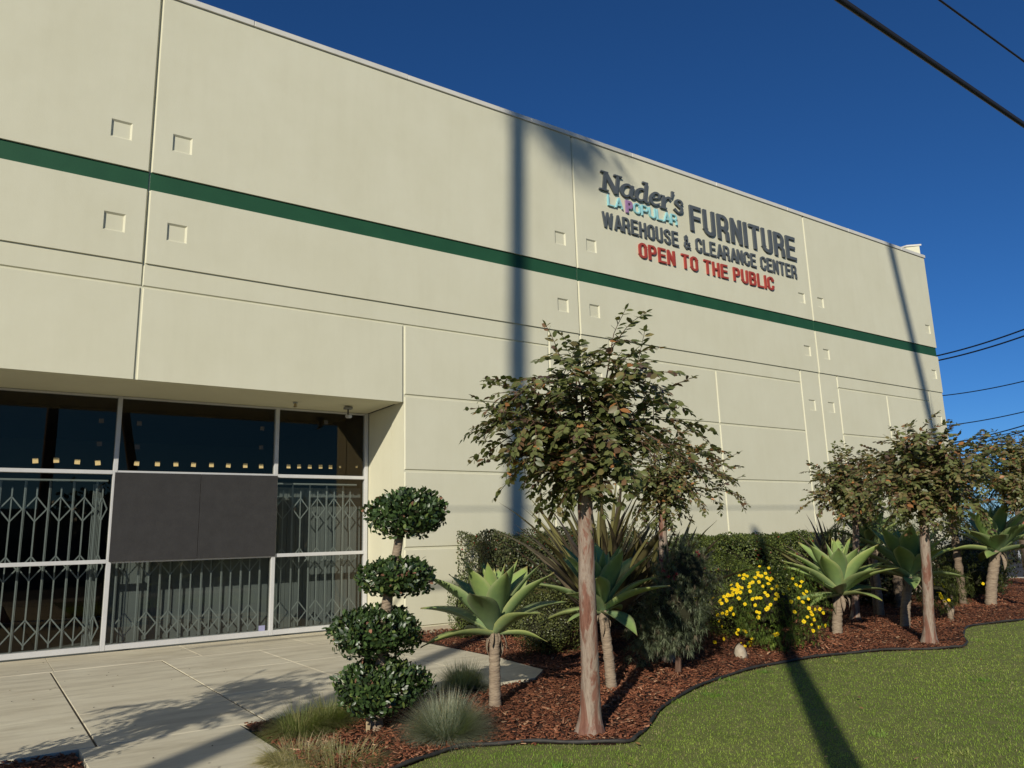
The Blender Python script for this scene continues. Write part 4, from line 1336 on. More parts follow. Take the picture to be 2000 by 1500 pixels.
def flax(base, label, n, L_, seed, fan, az_bias=0.0):
    r_ = np.random.default_rng(seed)
    t = thing("flax", label, "flax plant", tuple(base), "bronze flax clumps along the wall")
    for i in range(n):
        o = bpy.data.objects.new("blade", FX[int(r_.integers(8))])
        az = r_.uniform(0, 2*math.pi)
        el = rad(np.clip(r_.normal(66, 15), 18, 88))
        d = np.array([math.cos(az)*math.cos(el)+az_bias*.25, math.sin(az)*math.cos(el), math.sin(el)]); d /= np.linalg.norm(d)
        up = np.array([0, 0, 1.0])-d*d[2]; up /= np.linalg.norm(up)+1e-6
        rl_ = r_.uniform(-.9, .9)
        sd_ = np.cross(up, d)
        up, sd_ = up*math.cos(rl_)+sd_*math.sin(rl_), sd_*math.cos(rl_)-up*math.sin(rl_)
        l = L_*r_.uniform(.65, 1.1)
        o.parent = t
        p = np.array([math.cos(az), math.sin(az), 0])*r_.uniform(.02, .16)
        o.matrix_local = Matrix(((d[0]*l, sd_[0]*1.25, up[0]*l, p[0]), (d[1]*l, sd_[1]*1.25, up[1]*l, p[1]), (d[2]*l, sd_[2]*1.25, up[2]*l, 0), (0, 0, 0, 1)))
        col.objects.link(o)
    return t
fb = at_depth(1175, 1130, 10.3)
flax((fb[0], fb[1], .45), "large bronze flax fan rising behind the nearest tree trunk", 105, 1.95, 31, 1)
fb = at_depth(1280, 1120, 10.8)
flax((fb[0], fb[1], .45), "bronze flax with blades arching right toward the hedge", 44, 1.55, 32, 1, .9)
fb = at_depth(1625, 1100, 15.0)
flax((fb[0], fb[1], .30), "dark flax clump with thin upright blades above the right hedge", 46, 1.65, 33, 1)

# ---- hedges and shrubs
def box_shell(x0, x1, y0, y1, z0, z1, lump=.05, seed=0, r=rng):
    k = np.random.default_rng(seed); ph = k.uniform(0, 6.28, 4)
    def f(n):
        A = np.array([(x1-x0)*(z1-z0)*1.0, (x1-x0)*(y1-y0), (y1-y0)*(z1-z0)*.8, (y1-y0)*(z1-z0)*.4])
        w_ = r.choice(4, n, p=A/A.sum())
        P = np.c_[r.uniform(x0, x1, n), r.uniform(y0, y1, n), r.uniform(z0, z1, n)]
        N = np.zeros((n, 3))
        dpt = r.random(n)**2*.13
        P[w_ == 0, 1] = y0+dpt[w_ == 0]; N[w_ == 0, 1] = -1
        P[w_ == 1, 2] = z1-dpt[w_ == 1]; N[w_ == 1, 2] = 1
        P[w_ == 2, 0] = x0+dpt[w_ == 2]; N[w_ == 2, 0] = -1
        P[w_ == 3, 0] = x1-dpt[w_ == 3]; N[w_ == 3, 0] = 1
        s = lump*(np.sin(P[:, 0]*3.1+ph[0])+np.sin(P[:, 2]*4.3+P[:, 0]*1.7+ph[1])+.6*np.sin(P[:, 0]*7+ph[2])*np.cos(P[:, 2]*6+ph[3]))
        sz = lump*(np.sin(P[:, 0]*3.7+ph[2])+.6*np.sin(P[:, 0]*8.1+ph[1])+.5*np.sin(P[:, 1]*6+ph[0]))
        P[:, 1] += s*np.where(w_ == 0, 1, .5)
        P[:, 2] += sz*np.clip((P[:, 2]-z0)/(z1-z0), 0, 1)
        top = P[:, 2] > z1-.16                                  # rounded shoulders
        P[top, 1] += np.where(w_[top] == 0, .05, 0)
        return P+r.normal(0, .012, P.shape), unit(N+np.array([0, 0, .35])*(w_ == 0)[:, None])
    return f
def hedge(name, label, cat, base, samplers, L_, W_, cols, probs, n, cores, group=None, tmpl=OVAL, mat='leaf'):
    t = thing(name, label, cat, (base[0], base[1], 0), group)
    off = np.array([base[0], base[1], 0])
    v = [leaf_cloud(k, s, L_, W_, cols, probs, tmpl=tmpl, up=.35) for s, k in zip(samplers, n)]
    mesh_obj("foliage", join(v), M[mat], t, off=off)
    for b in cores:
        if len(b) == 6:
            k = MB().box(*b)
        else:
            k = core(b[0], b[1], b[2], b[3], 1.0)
        k.build("shade_core", M['inner'], t, off=off)  # added dark core, its colour plays the shaded inside of the plant
    return t, off
RED = (.30, .03, .03)
H1 = [(.075, .092, .032), (.105, .118, .040), (.052, .064, .025), (.13, .10, .045), RED]
hedge("hedge", "dark trimmed hedge with a few red berries behind the front agave", "hedge", (7.9, -1.5), [box_shell(7.15, 10.2, -1.9, -.25, .1, 1.58, .085, 1)], .042, .028,
      H1, [.36, .26, .26, .10, .02], [26000], [(7.5, 9.9, -1.52, -.42, .0, 1.42)])
H2 = [(.095, .130, .034), (.140, .175, .042), (.062, .085, .026), (.19, .22, .05), RED]
hedge("hedge", "long low green hedge along the wall behind the yellow flowers", "hedge", (13.5, -1.4), [box_shell(11.2, 16.9, -2.1, -.5, .1, 1.42, .085, 2)], .048, .030,
      H2, [.36, .27, .22, .14, .01], [32000], [(11.5, 16.6, -1.72, -.72, 0, 1.31)])
hedge("shrub", "small light green shrub against the wall left of the front agave", "shrub", (6.75, -1.35), [ellipsoid((6.78, -1.15, .48), .27, .27, .52, seed=4)], .030, .022,
      [(.10, .13, .03), (.14, .17, .045), (.07, .09, .025)], [.4, .35, .25], [2600], [((6.78, -1.15, .44), .16, .16, .34)])
hedge("shrub", "low small leaved shrub under the right leaves of the front agave", "shrub", (6.5, -3.3), [ellipsoid((6.75, -3.5, .42), .55, .5, .46, seed=5)], .026, .018,
      [(.085, .10, .03), (.12, .13, .04), (.055, .07, .022), (.15, .17, .04)], [.4, .25, .25, .1], [7000], [((6.75, -3.5, .34), .36, .33, .28)])
hedge("shrub", "upright leafy green shrub behind the nearest tree trunk", "shrub", (8.1, -3.3), [ellipsoid((8.15, -3.1, 1.0), .55, .5, .74, seed=6), ellipsoid((8.9, -2.9, .9), .6, .5, .8, seed=61)], .050, .022,
      [(.045, .068, .026), (.065, .088, .032), (.030, .045, .020), (.10, .12, .04)], [.4, .3, .22, .08], [4200, 3600], [((8.15, -3.1, .9), .33, .3, .5), ((8.9, -2.9, .8), .36, .3, .5)])
MC = at_depth(1415, 1172, 12.0)
hedge("shrub", "rounded yellow green shrub mound left of the yellow flowers", "shrub", (9.6, -3.9), [ellipsoid((MC[0], MC[1], .60), .66, .62, .66, lump=.06, seed=7)], .024, .012,
      [(.15, .195, .028), (.20, .245, .038), (.10, .135, .024)], [.42, .33, .25], [10000], [((MC[0], MC[1], .56), .42, .4, .46)], tmpl=SMALL)

def tufts(n, sampler, L_, W_, k, cols, probs, r=rng, bend=.1, spread=.75):
    P, N = sampler(n)
    Pk = np.repeat(P, k, axis=0); Nk = np.repeat(N, k, axis=0)
    D = unit(Nk+r.normal(0, spread, (n*k, 3))+np.array([0, 0, .25]))
    pick = np.repeat(r.choice(len(cols), n, p=probs), k)
    C = np.clip(np.asarray(cols)[pick]*(1+r.normal(0, .16, (n*k, 1))), .003, .9)
    Wd_ = W_*1.5
    return blades(Pk, D, r.uniform(.7, 1.2, n*k)*L_, r.uniform(.8, 1.2, n*k)*Wd_, np.full(n*k, bend), C, segs=2)
def tuft_shrub(name, label, cat, base, samplers, counts, L_, W_, k, cols, probs, cores, extra=None):
    t = thing(name, label, cat, (base[0], base[1], 0))
    off = np.array([base[0], base[1], 0])
    mesh_obj("foliage", join([tufts(c, s, L_, W_, k, cols, probs) for s, c in zip(samplers, counts)]), M['needle'], t, off=off)
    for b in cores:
        core(b[0], b[1], b[2], b[3], 1.0).build("shade_core", M['inner'], t, off=off)  # added dark blob, shade behind the needles put into its colour
    return t, off
GREV = [(.15, .18, .10), (.20, .225, .14), (.085, .105, .062), (.20, .16, .11)]
g1c, g2c, g3c = at_depth(1316, 1198, 8.9), at_depth(1338, 1120, 9.3), at_depth(1285, 1240, 8.8)
E3 = lambda c: (c[0], c[1], c[2])
gv, goff = tuft_shrub("needle_shrub", "grey green needle leaved shrub with dark red flowers behind the second agave", "shrub", (g1c[0], g1c[1]),
    [ellipsoid(E3(g1c), .46, .42, .44, lo=.5, seed=8), ellipsoid(E3(g2c), .40, .38, .42, lo=.5, seed=9), ellipsoid(E3(g3c), .36, .32, .22, lo=.5, seed=10)], [480, 400, 200], .085, .0062, 18,
    GREV, [.42, .28, .2, .10], [(E3(g1c), .28, .26, .28), (E3(g2c), .22, .22, .26)])
gt = MB(); gt.tube([(g1c[0], g1c[1], -.03), (g1c[0]+.04, g1c[1], .3), (g2c[0], g2c[1], .8)], [.04, .03, .015], 7, wob=.08)
gt.build("stem", M['twig'], gv, off=goff)
fmat = plain("dark_red_flower", (.20, .014, .020), .6)
for px, py in ((1290, 1095), (1296, 1115), (1305, 1128), (1316, 1130), (1320, 1122), (1362, 1080), (1365, 1086)):
    p = at_depth(px, py, 8.62 if px < 1340 else 8.95)
    fr0 = MB()
    for k in range(11):
        d = unit(rng.normal(0, 1, 3)+np.array([-.3, -.6, .4]))
        fr0.tube([p, p+d*.035], [.004, .002], 4, cap=False)
    fr0.build("flower_head", fmat, gv, off=goff)
tuft_shrub("needle_shrub", "small grey green seedling shrub alone on the mulch behind the trunk", "shrub", (6.75, -5.35), [ellipsoid((6.75, -5.35, .14), .22, .2, .17, lo=.3, seed=12)], [46], .075, .006, 15,
    GREV, [.42, .3, .2, .08], [((6.75, -5.35, .05), .05, .05, .06)])
tuft_shrub("needle_shrub", "dim needle leaved bush between the hedge and the nearest trunk", "shrub", (7.4, -3.5), [ellipsoid((7.45, -3.2, .75), .50, .45, .55, seed=13)], [520], .07, .005, 15,
    [(.07, .085, .04), (.10, .11, .055), (.05, .06, .03)], [.4, .3, .3], [((7.45, -3.2, .64), .3, .27, .34)])

# yellow daisy bushes
def daisy(seed):
    r_ = np.random.default_rng(seed)
    vs, fs, cs = [(0, 0, .004)], [], [(.62, .30, .01)]
    k = 8 if seed % 2 == 0 else 9
    for i in range(k):
        a = 2*math.pi*i/k+r_.normal(0, .08)
        L_ = .026*r_.uniform(.85, 1.12); h = .0085
        c, s = math.cos(a), math.sin(a)
        dz = r_.uniform(-.006, .006)
        b = len(vs)
        for (u, v, z) in ((.004, -h*.5, .002), (.004, h*.5, .002), (.018, h, .004+dz*.5), (L_, 0, dz), (.018, -h, .004+dz*.5)):
            vs.append((u*c-v*s, u*s+v*c, z)); cs.append((.86, .66, .014))
        fs.append((b, b+4, b+3, b+2, b+1))
    b = len(vs)
    for i in range(6):
        a = 2*math.pi*i/6; vs.append((.007*math.cos(a), .007*math.sin(a), .0055)); cs.append((.60, .28, .008))
    vs.append((0, 0, .009)); cs.append((.65, .33, .01))
    for i in range(6): fs.append((b+i, b+(i+1) % 6, b+6))
    me = bpy.data.meshes.new("flower"); me.from_pydata(vs, [], fs); me.update()
    a = me.color_attributes.new("Col", 'FLOAT_COLOR', 'POINT')
    cc = np.ones((len(vs), 4), np.float32); cc[:, :3] = cs; a.data.foreach_set("color", cc.ravel())
    me.materials.append(M['petal'])
    return me
DS = [daisy(s) for s in range(4)]
def flower_at(t, p, d, s, seed):
    r_ = np.random.default_rng(seed)
    o = bpy.data.objects.new("flower", DS[seed % 4])
    q = Vector(d).to_track_quat('Z', 'Y')
    o.parent = t
    o.matrix_local = Matrix.Translation(p) @ q.to_matrix().to_4x4() @ Matrix.Rotation(r_.uniform(0, 6), 4, 'Z') @ Matrix.Diagonal((s, s, s, 1))
    col.objects.link(o)
DG = [(.11, .17, .028), (.16, .22, .038), (.062, .100, .022), (.17, .19, .06)]
yb, yoff = tuft_shrub("daisy_bush", "round bush covered in yellow daisies with a pale stump at its foot", "flowering bush", (8.95, -5.2),
    [ellipsoid((9.32, -5.36, .60), .72, .66, .54, lo=.55, lump=.10, seed=14), ellipsoid((9.15, -5.55, .33), .66, .5, .33, lo=.5, seed=15)], [1300, 520], .058, .0055, 12, DG, [.42, .28, .2, .1],
    [((9.32, -5.36, .50), .34, .32, .27)])
FLP = [(1440, 1140), (1452, 1130), (1463, 1146), (1475, 1128), (1480, 1118), (1487, 1125), (1495, 1120), (1504, 1133), (1507, 1130), (1449, 1148), (1436, 1152), (1446, 1157), (1412, 1165), (1407, 1172),
       (1418, 1170), (1421, 1161), (1425, 1163), (1402, 1201), (1411, 1198), (1419, 1200), (1405, 1175), (1429, 1188), (1440, 1155), (1470, 1170), (1478, 1168), (1485, 1168), (1500, 1187), (1505, 1181), (1497, 1190),
       (1478, 1195), (1481, 1206), (1465, 1155), (1517, 1161), (1520, 1165), (1515, 1170), (1442, 1230), (1440, 1237), (1453, 1231), (1457, 1234), (1446, 1257), (1455, 1262), (1468, 1247), (1466, 1255), (1414, 1248), (1410, 1224), (1396, 1254),
       (1518, 1238), (1513, 1240), (1566, 1136), (1563, 1145), (1570, 1160), (1575, 1155), (1560, 1168), (1568, 1176), (1580, 1188), (1584, 1195), (1586, 1200), (1577, 1205), (1590, 1210), (1585, 1220), (1592, 1190),
       (1600, 1225), (1612, 1222), (1588, 1232), (1601, 1190), (1608, 1197), (1540, 1150), (1530, 1160), (1545, 1175), (1552, 1195), (1455, 1180), (1466, 1262), (1430, 1150), (1490, 1145), (1508, 1150), (1518, 1145), (1470, 1137), (1459, 1125),
       (1570, 1214), (1579, 1170), (1555, 1142), (1475, 1182), (1548, 1130), (1499, 1163)]
FLP += [(px+rng.normal(0, 9), py+rng.normal(0, 7)) for px, py in FLP[:22]]
FLP += [(rng.normal(1462, 42), rng.normal(1160, 28)) for _ in range(10)]
cE, rE = np.array([9.32, -5.36, .60]), np.array([.76, .70, .58])
for i, (px, py) in enumerate(FLP):
    d = ray(px, py); o_ = CAM
    A = ((d/rE)**2).sum(); B = 2*((o_-cE)*d/rE**2).sum(); C_ = (((o_-cE)/rE)**2).sum()-1.10
    disc = B*B-4*A*C_
    tt = (-B-math.sqrt(disc))/(2*A) if disc > 0 else -B/(2*A)
    p = CAM+d*tt
    nrm = unit((p-cE)/rE**2)
    dd = unit(nrm*.7+np.array([-.35, -.45, .45])+rng.normal(0, .3, 3))
    flower_at(yb, p-yoff, dd, rng.uniform(.85, 1.25), i)
st = MB(); sb = on_ground(1448, 1283); st.tube([sb+np.array([0, 0, -.03]), sb+np.array([-.01, .0, .05]), sb+np.array([.0, .01, .10]), sb+np.array([.05, .06, .125])], [.085, .078, .07, .045], 9, wob=.16, seed=4)
st.build("stump", noisy_mat("pale_wood", (.30, .24, .17), (.46, .40, .30), 14, .9, .6, 30), yb, off=yoff, smooth=True)
b6 = on_ground(1858, 1212)
sy, syo = tuft_shrub("daisy_bush", "small straggly bush with few yellow daisies right of the slim trunk", "flowering bush", (b6[0], b6[1]),
    [ellipsoid((b6[0]-.15, b6[1]+.1, .50), .36, .34, .34, seed=16), ellipsoid((b6[0]+.45, b6[1]+.2, .52), .36, .34, .30, seed=17)], [420, 400], .06, .006, 13,
    [(.075, .095, .022), (.11, .13, .03), (.05, .065, .016)], [.45, .3, .25], [((b6[0]-.15, b6[1]+.1, .46), .15, .14, .12), ((b6[0]+.45, b6[1]+.2, .48), .15, .14, .12)])
tk = MB(); tk.tube([(0, 0, -.03), (-.02, 0, .15), (-.1, .05, .4)], [.055, .04, .02], 8, wob=.1); tk.tube([(0, 0, .05), (.2, .05, .16), (.42, .15, .42)], [.035, .03, .018], 7, wob=.1)
tk.build("stem", M['agave_stem'], sy, smooth=True)
for i, (px, py) in enumerate(((1840, 1141), (1843, 1146), (1832, 1157), (1838, 1165), (1840, 1169), (1845, 1175), (1853, 1172), (1824, 1140), (1920, 1140), (1836, 1160))):
    p = at_depth(px, py, float(np.dot(b6-CAM, _f))-.3)
    flower_at(sy, p-syo, unit(np.array([-.4, -.6, .5])+rng.normal(0, .3, 3)), 1.15, i+3)
b7 = at_depth(1925, 1190, 16.2); b7[2] = 0
tuft_shrub("daisy_bush", "flowerless small bush in front of the far right agave stem", "shrub", (b7[0], b7[1]),
    [ellipsoid((b7[0], b7[1], .55), .55, .5, .40, seed=18), ellipsoid((b7[0]-.4, b7[1]+.4, .9), .35, .3, .25, seed=19)], [640, 280], .065, .007, 13,
    [(.075, .092, .022), (.105, .12, .03), (.05, .062, .016)], [.45, .3, .25], [((b7[0], b7[1], .46), .28, .25, .2)])

# ---- grass tussocks
def tussock(px, py, L_, n, label, cols, probs, spread=.9, wd=.0042, bend=.38, rr=.12, seed=0, tip=(.30, .24, .13)):
    r_ = np.random.default_rng(seed)
    b = on_ground(px, py)
    t = thing("grass_tussock", label, "ornamental grass", (b[0], b[1], 0), "grass tussocks at the bed corner")
    th = r_.uniform(0, 6.283, n)
    lean = np.tan(np.clip(1.42*spread/.9*r_.random(n)**(.75 if seed < 3 else .5), 0, 1.42))
    rad_ = rr*np.sqrt(r_.random(n))
    P = np.c_[np.cos(th)*rad_, np.sin(th)*rad_, np.zeros(n)]
    D = np.c_[np.cos(th)*lean, np.sin(th)*lean, np.ones(n)]
    D += r_.normal(0, .10, D.shape)
    pick = r_.choice(len(cols), n, p=probs)
    C = np.clip(np.asarray(cols)[pick]*(1+r_.normal(0, .16, (n, 1))), .01, .7)
    tipc = np.clip(C*.6+np.asarray(tip)*.4, 0, .8)
    v = blades(P, D, r_.uniform(.6, 1.15, n)*L_, np.full(n, wd)*r_.uniform(.7, 1.2, n), r_.uniform(.3, 1.0, n)*bend, C, segs=4, tipc=tipc)
    mesh_obj("blades", v, M['grass'], t)
    return t
BLUE = [(.30, .35, .29), (.38, .43, .36), (.22, .27, .21), (.52, .45, .29)]
tussock(872, 1440, .44, 5600, "biggest blue grey fescue tussock, in the sun at the bed front", BLUE, [.4, .3, .2, .1], seed=1)
tussock(905, 1348, .38, 3400, "smaller blue fescue tussock in shade between topiary and agave stem", BLUE, [.4, .3, .2, .1], seed=2)
GRN = [(.13, .19, .045), (.20, .235, .075), (.38, .34, .17), (.29, .28, .12)]
tussock(585, 1430, .38, 4200, "green grass tussock spilling over the path edge", GRN, [.42, .28, .14, .16], spread=1.2, bend=.75, rr=.16, seed=3)
tussock(640, 1415, .36, 1900, "darker green tussock tucked against the topiary foot", GRN, [.55, .3, .05, .1], spread=.8, bend=.5, rr=.10, seed=4)
DRY = [(.50, .42, .25), (.40, .36, .18), (.25, .27, .10), (.60, .52, .33)]
tussock(585, 1480, .26, 3200, "straw coloured dry tussock at the corner of path and bed", DRY, [.45, .25, .2, .10], spread=1.7, bend=.85, rr=.24, seed=5, tip=(.45, .38, .22))
tussock(670, 1490, .30, 3800, "half dry tussock with green tips at the bottom picture edge", DRY, [.32, .26, .36, .06], spread=1.7, bend=.85, rr=.24, seed=6, tip=(.40, .36, .16))

# ---- small palms in the background of the bed
def pygmy_palm(px, py, depth, L_, nf, label, seed, tr=.06):
    r_ = np.random.default_rng(seed)
    c = at_depth(px, py, depth)
    t = thing("pygmy_palm", label, "palm", (c[0], c[1], 0), "small date palms among the shrubs")
    sm = MB(); z = np.linspace(-.05, c[2], 22)
    sm.tube([(0.02*math.sin(k), 0, k) for k in z], [tr*(1+.16*math.sin(i*2.6)) for i in range(22)], 10, wob=.08, seed=seed)
    sm.build("trunk", M['palm_bark'], t, smooth=True)
    for i in range(nf):
        az = i*2.39996+r_.normal(0, .2); el = rad(r_.uniform(5, 75)); l = L_*r_.uniform(.8, 1.1)
        d0 = np.array([math.cos(az)*math.cos(el), math.sin(az)*math.cos(el), math.sin(el)])
        m = 26
        tt = np.linspace(0, 1, m)
        R0 = np.array([0, 0, c[2]])+d0[None]*(l*tt)[:, None]+np.array([0, 0, -1.0])*(l*.75*tt**2.2)[:, None]
        tan = unit(np.gradient(R0, axis=0)); sd_ = unit(np.cross(tan, [0, 0, 1.0]))
        Ps, Ds = [], []
        for s in (-1, 1):
            Ps.append(R0[4:]); Ds.append(tan[4:]*.75+sd_[4:]*s*.8+np.array([0, 0, -.12])+r_.normal(0, .08, (m-4, 3)))
        Ps = np.concatenate(Ps); Ds = np.concatenate(Ds); k = len(Ps)
        ll = np.tile(.30*np.sin(np.linspace(.35, 2.9, m-4))+.05, 2)*L_/1.1
        C = varied((.075, .105, .040), k, .18, r_)
        v1 = blades(Ps, Ds, ll, np.full(k, .012), np.full(k, .18), C, segs=2)
        v2 = blades(R0[:1], d0[None], np.array([l]), np.array([.014]), np.array([.75]), np.array([[.12, .13, .05]]), segs=8)
        mesh_obj("frond", join([v1, v2]), M['needle'], t)
    return t
pygmy_palm(1690, 1020, 14.6, .95, 22, "pygmy palm with a thin reddish trunk above the round agave", 41, .045)
pygmy_palm(1742, 1040, 15.6, 1.05, 22, "pygmy palm with shaggy orange brown trunk left of the slim tree", 42, .10)
pygmy_palm(1855, 985, 16.2, 1.15, 24, "pygmy palm between the slim tree and the far right agave", 43, .075)
pygmy_palm(1985, 985, 20.5, 1.3, 22, "pygmy palm behind the far right agave", 44, .08)
pygmy_palm(1900, 1010, 19.5, 1.2, 20, "pygmy palm in deep shade furthest back between the trunks", 45, .07)
hedge("shrub", "dark tangled shrubs beneath the palms at the right end", "shrub", (15.5, -3.0), [ellipsoid((16.2, -3.0, .8), 1.6, .9, .9, seed=23), ellipsoid((19.5, -3.2, .8), 1.7, .9, 1.0, seed=24)], .07, .04,
      [(.035, .048, .018), (.05, .065, .022), (.08, .06, .035)], [.5, .3, .2], [5000, 5000], [((16.2, -3.0, .6), 1.1, .6, .6), ((19.5, -3.2, .6), 1.1, .6, .65)])

# ================================================================ BACKGROUND RIGHT
def cable(name, label, a, b, r, sag, group):
    a, b = np.array(a, float), np.array(b, float)
    m = MB(); n = 24
    m.tube([a+(b-a)*t+np.array([0, 0, -sag*4*t*(1-t)]) for t in np.linspace(0, 1, n)], [r]*n, 6)
    o = m.build(name, M['cable'], smooth=True)
    return tag(o, label, "power line", group)
G_ = "overhead power lines"
wa, wb = at_depth(1640, 0, 12.0), None
A1 = on_ground(1640, 0, 6.85); B1 = on_ground(2000, 245, 6.85)
d1 = unit(B1-A1)
cable("power_line", "thick bundled black cable crossing the top right of the sky", A1-d1*16, A1+d1*26, .030, 0.0, G_)
cable("power_line", "messenger wire wrapped closely beside the thick bundled cable", A1-d1*16+np.array([0, 0, .045]), A1+d1*26+np.array([0, 0, .045]), .012, 0.0, G_)
A2 = on_ground(1835, 0, 8.0); B2 = on_ground(2000, 120, 8.0); d2 = unit(B2-A2)
cable("power_line", "thin black wire nearest the top right corner of the sky", A2-d2*14, A2+d2*26, .013, 0.0, G_)
for (p, q, r_, lb) in (((1800, 701), (2060, 620), .055, "upper of two heavy wires leaving the green stripe end of the wall"), ((1800, 710), (2060, 634), .055, "lower of two heavy wires leaving the green stripe end of the wall"),
                       ((1800, 776), (2060, 729), .035, "single wire crossing the sky below the two heavy ones"), ((1800, 835), (2060, 789), .035, "single wire just above the right tree crowns"),
                       ((1800, 874), (2060, 812), .04, "upper wire passing behind the right tree crown"), ((1800, 884), (2060, 824), .04, "lower wire passing behind the right tree crown"), ((1800, 868), (2060, 826), .03, "faint third wire behind the right tree crown")):
    cable("power_line", lb, at_depth(*p, 62), at_depth(*q, 46), r_, .25, G_)
ho = thing("house", "distant low house with red tile roof at the right edge", "house", (103, 24, -2.2))
hb = MB(); hb.box(-9, 9, -6, 6, 0, 3.0); hb.build("wall", noisy_mat("stucco", (.42, .36, .28), (.5, .44, .35), 2, .9), ho)
hr = MB(); hr.add([(-9.8, -6.8, 2.95), (9.8, -6.8, 2.95), (9.8, 6.8, 2.95), (-9.8, 6.8, 2.95), (-6, 0, 5.6), (6, 0, 5.6)], [(0, 1, 5, 4), (1, 2, 5), (2, 3, 4, 5), (3, 0, 4)])
hr.build("roof", noisy_mat("terracotta", (.30, .085, .045), (.42, .14, .08), 5, .9, .6, 12), ho)
hw = MB()
for k in (-6, -2, 3): hw.box(k, k+1.4, -6.06, -5.98, 1.0, 2.3)
hw.build("window", M['glass'], ho)
def car(loc, rot, c, label):
    t = thing("parked_car", label, "car", loc); t.rotation_euler = (0, 0, rot)
    prof = [(-2.2, .35), (-2.25, .7), (-2.05, .92), (-1.3, .98), (-.75, 1.40), (.55, 1.43), (1.25, .98), (2.1, .86), (2.25, .6), (2.2, .35)]
    b = MB(); n = len(prof)
    for s, wd in ((-1, 1), (1, 1)):
        pass
    vs = [(x, -.86 if z < 1 else -.66, z) for x, z in prof]+[(x, .86 if z < 1 else .66, z) for x, z in prof]
    b.add(vs, [tuple(range(n)), tuple(reversed(range(n, 2*n)))]+[(i, n+i, n+(i+1) % n, (i+1) % n) for i in range(n)])
    b.build("body", plain("car_paint", c, .25, .3), t, recalc=True)
    w_ = MB()
    w_.add([(-1.15, -.842, 1.02), (1.1, -.842, 1.02), (.5, -.69, 1.38), (-.72, -.69, 1.38)], [(0, 1, 2, 3)]); w_.build("side_window", M['dark_gap'], t)
    for x in (-1.4, 1.4):
        for s in (-1, 1):
            q = MB(); q.tube([(x, s*.70, .33), (x, s*.885, .33)], [.33, .33], 20); wl = q.build("wheel", plain("rubber", (.02, .02, .02), .8), t)
            q = MB(); q.tube([(x, s*.88, .33), (x, s*.893, .33)], [.2, .2], 14); q.build("rim", M['alu'], wl)
    return t
cpos = at_depth(1880, 1118, 31.5)
car((cpos[0], cpos[1], -.12), rad(20), (.03, .032, .036), "dark car parked beyond the far end of the mulch bed")
cpos = at_depth(1968, 1112, 36)
car((cpos[0], cpos[1], -.12), rad(10), (.02, .02, .022), "black car half seen behind the far right agave stem")

# ================================================================ BEHIND THE CAMERA: what shades and is mirrored
def fan_palm(foot, top, label, seed, r0=.20, r1=.14, off=(0, 0, 0)):
    r_ = np.random.default_rng(seed)
    foot, top = np.array(foot, float), np.array(top, float)
    t = thing("fan_palm", label, "palm", tuple(foot), "tall street palms")
    tk = MB(); n = 24
    tk.tube([(top-foot)*f for f in np.linspace(0, 1, n)], np.linspace(r0, r1, n), 10, wob=.03)
    tk.build("trunk", M['palm_bark'], t, smooth=True)
    top = top+np.array(off)
    parts = []
    for i in range(30):
        az = i*2.39996; el = rad(70-150*(i/29)**.8+r_.normal(0, 6))
        d = np.array([math.cos(az)*math.cos(el), math.sin(az)*math.cos(el), math.sin(el)])
        hub = (top-foot)+d*r_.uniform(.7, 1.1)
        parts.append(blades((top-foot)[None], d[None], np.array([1.1]), np.array([.05]), np.array([.1]), np.array([[.10, .11, .04]]), segs=2))
        m = 15
        a = np.linspace(-1.3, 1.3, m)
        sd_ = unit(np.cross(d, [0, 0, 1.0]))
        DD = np.cos(a)[:, None]*d[None]+np.sin(a)[:, None]*sd_[None]
        parts.append(blades(np.repeat(hub[None], m, 0), DD, np.full(m, .85)*(.75+.25*np.cos(a)), np.full(m, .055), np.full(m, .5), varied((.06, .085, .03) if i < 24 else (.17, .12, .07), m, .15, r_), segs=3, side=np.cross(DD, np.cross(d, sd_))))
    mesh_obj("crown", join(parts), M['needle'], t)
    return t
fan_palm((-10.9, -16, -.1), (-9.95, -16, 23.0), "tall fan palm across the walk behind the viewer, left", 51, .20, .13, (1.15, 0, -.75))
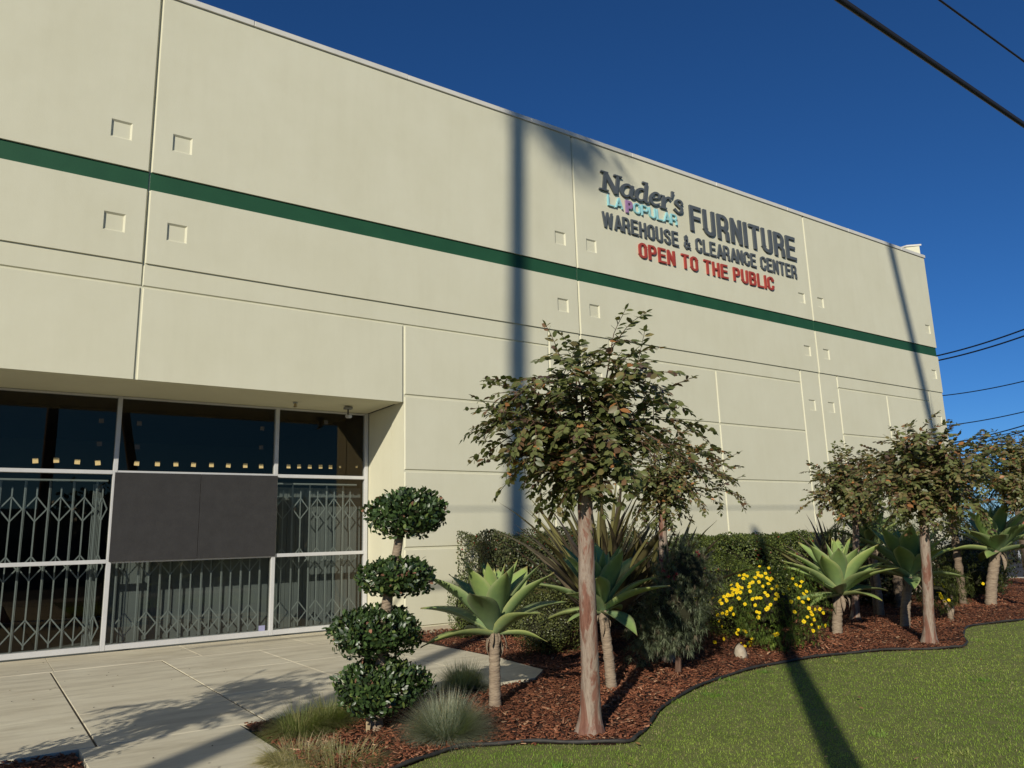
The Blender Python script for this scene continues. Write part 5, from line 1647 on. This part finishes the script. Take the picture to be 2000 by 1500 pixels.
fan_palm((5.9, -18.95, -.1), (.85, -18.95, 26.5), "tall leaning fan palm by the street behind the viewer", 52, .20, .13)
up_ = thing("utility_pole", "wooden utility pole behind the viewer whose shadow crosses the lawn", "utility pole", (-.75, -13.95, 0))
b = MB(); b.tube([(0, 0, -.2), (0, 0, 5), (0, 0, 11.0)], [.135, .12, .095], 14); b.build("post", M['twig'], up_, smooth=True)
pl2 = thing("utility_pole", "wooden utility pole across the street mirrored in the left window", "utility pole", (2.6, -30, -.1))
b = MB(); b.tube([(0, 0, -.2), (0, 0, 15)], [.30, .26], 12); b.build("post", M['twig'], pl2, smooth=True)
FAR_LB = ['tree across the road mirrored left of the shop mullion', 'fuller tree across the road beside the first, mirrored in the window', 'small tree across the road near the low building middle', 'tree across the road furthest left, out of the picture', 'tree across the road furthest right, out of the picture']
def far_tree(x, y, h, w_, seed):
    t = thing("street_tree", FAR_LB[seed-70], "tree", (x, y, -.2), "trees across the road")
    b = MB(); b.tube([(0, 0, 0), (0, 0, h*.5)], [.2, .14], 8); b.build("trunk", M['twig'], t)
    v = leaf_cloud(900, ellipsoid((0, 0, h*.65), w_, w_, h*.36, lo=.3, lump=.18, seed=seed), .42, .26, [(.03, .045, .016), (.045, .06, .02)], [.5, .5])
    mesh_obj("crown", v, M['leaf'], t)
for i, (x, y, h, w_) in enumerate(((5.5, -34, 5.2, 2.6), (8.8, -36, 5.6, 2.8), (19, -35, 4.6, 2.4), (-6, -36, 5, 3), (27, -38, 6, 3))):
    far_tree(x, y, h, w_, 70+i)
ob = thing("low_building", "long low building across the road, mirrored in the shop windows", "building", (8, -44, -.2))
b = MB(); b.box(-40, 40, -6, 6, 0, 3.9); b.build("wall", noisy_mat("far_stucco", (.22, .21, .19), (.28, .27, .25), .6, .9), ob)
b = MB(); b.box(-40.3, 40.3, -6.3, 6.3, 3.905, 4.3); b.build("roof", M['kerb'], ob)
b = MB()
for k in range(-38, 38, 5): b.box(k, k+2.6, 5.98, 6.05, .9, 2.6)
b.build("window", M['dark_gap'], ob)
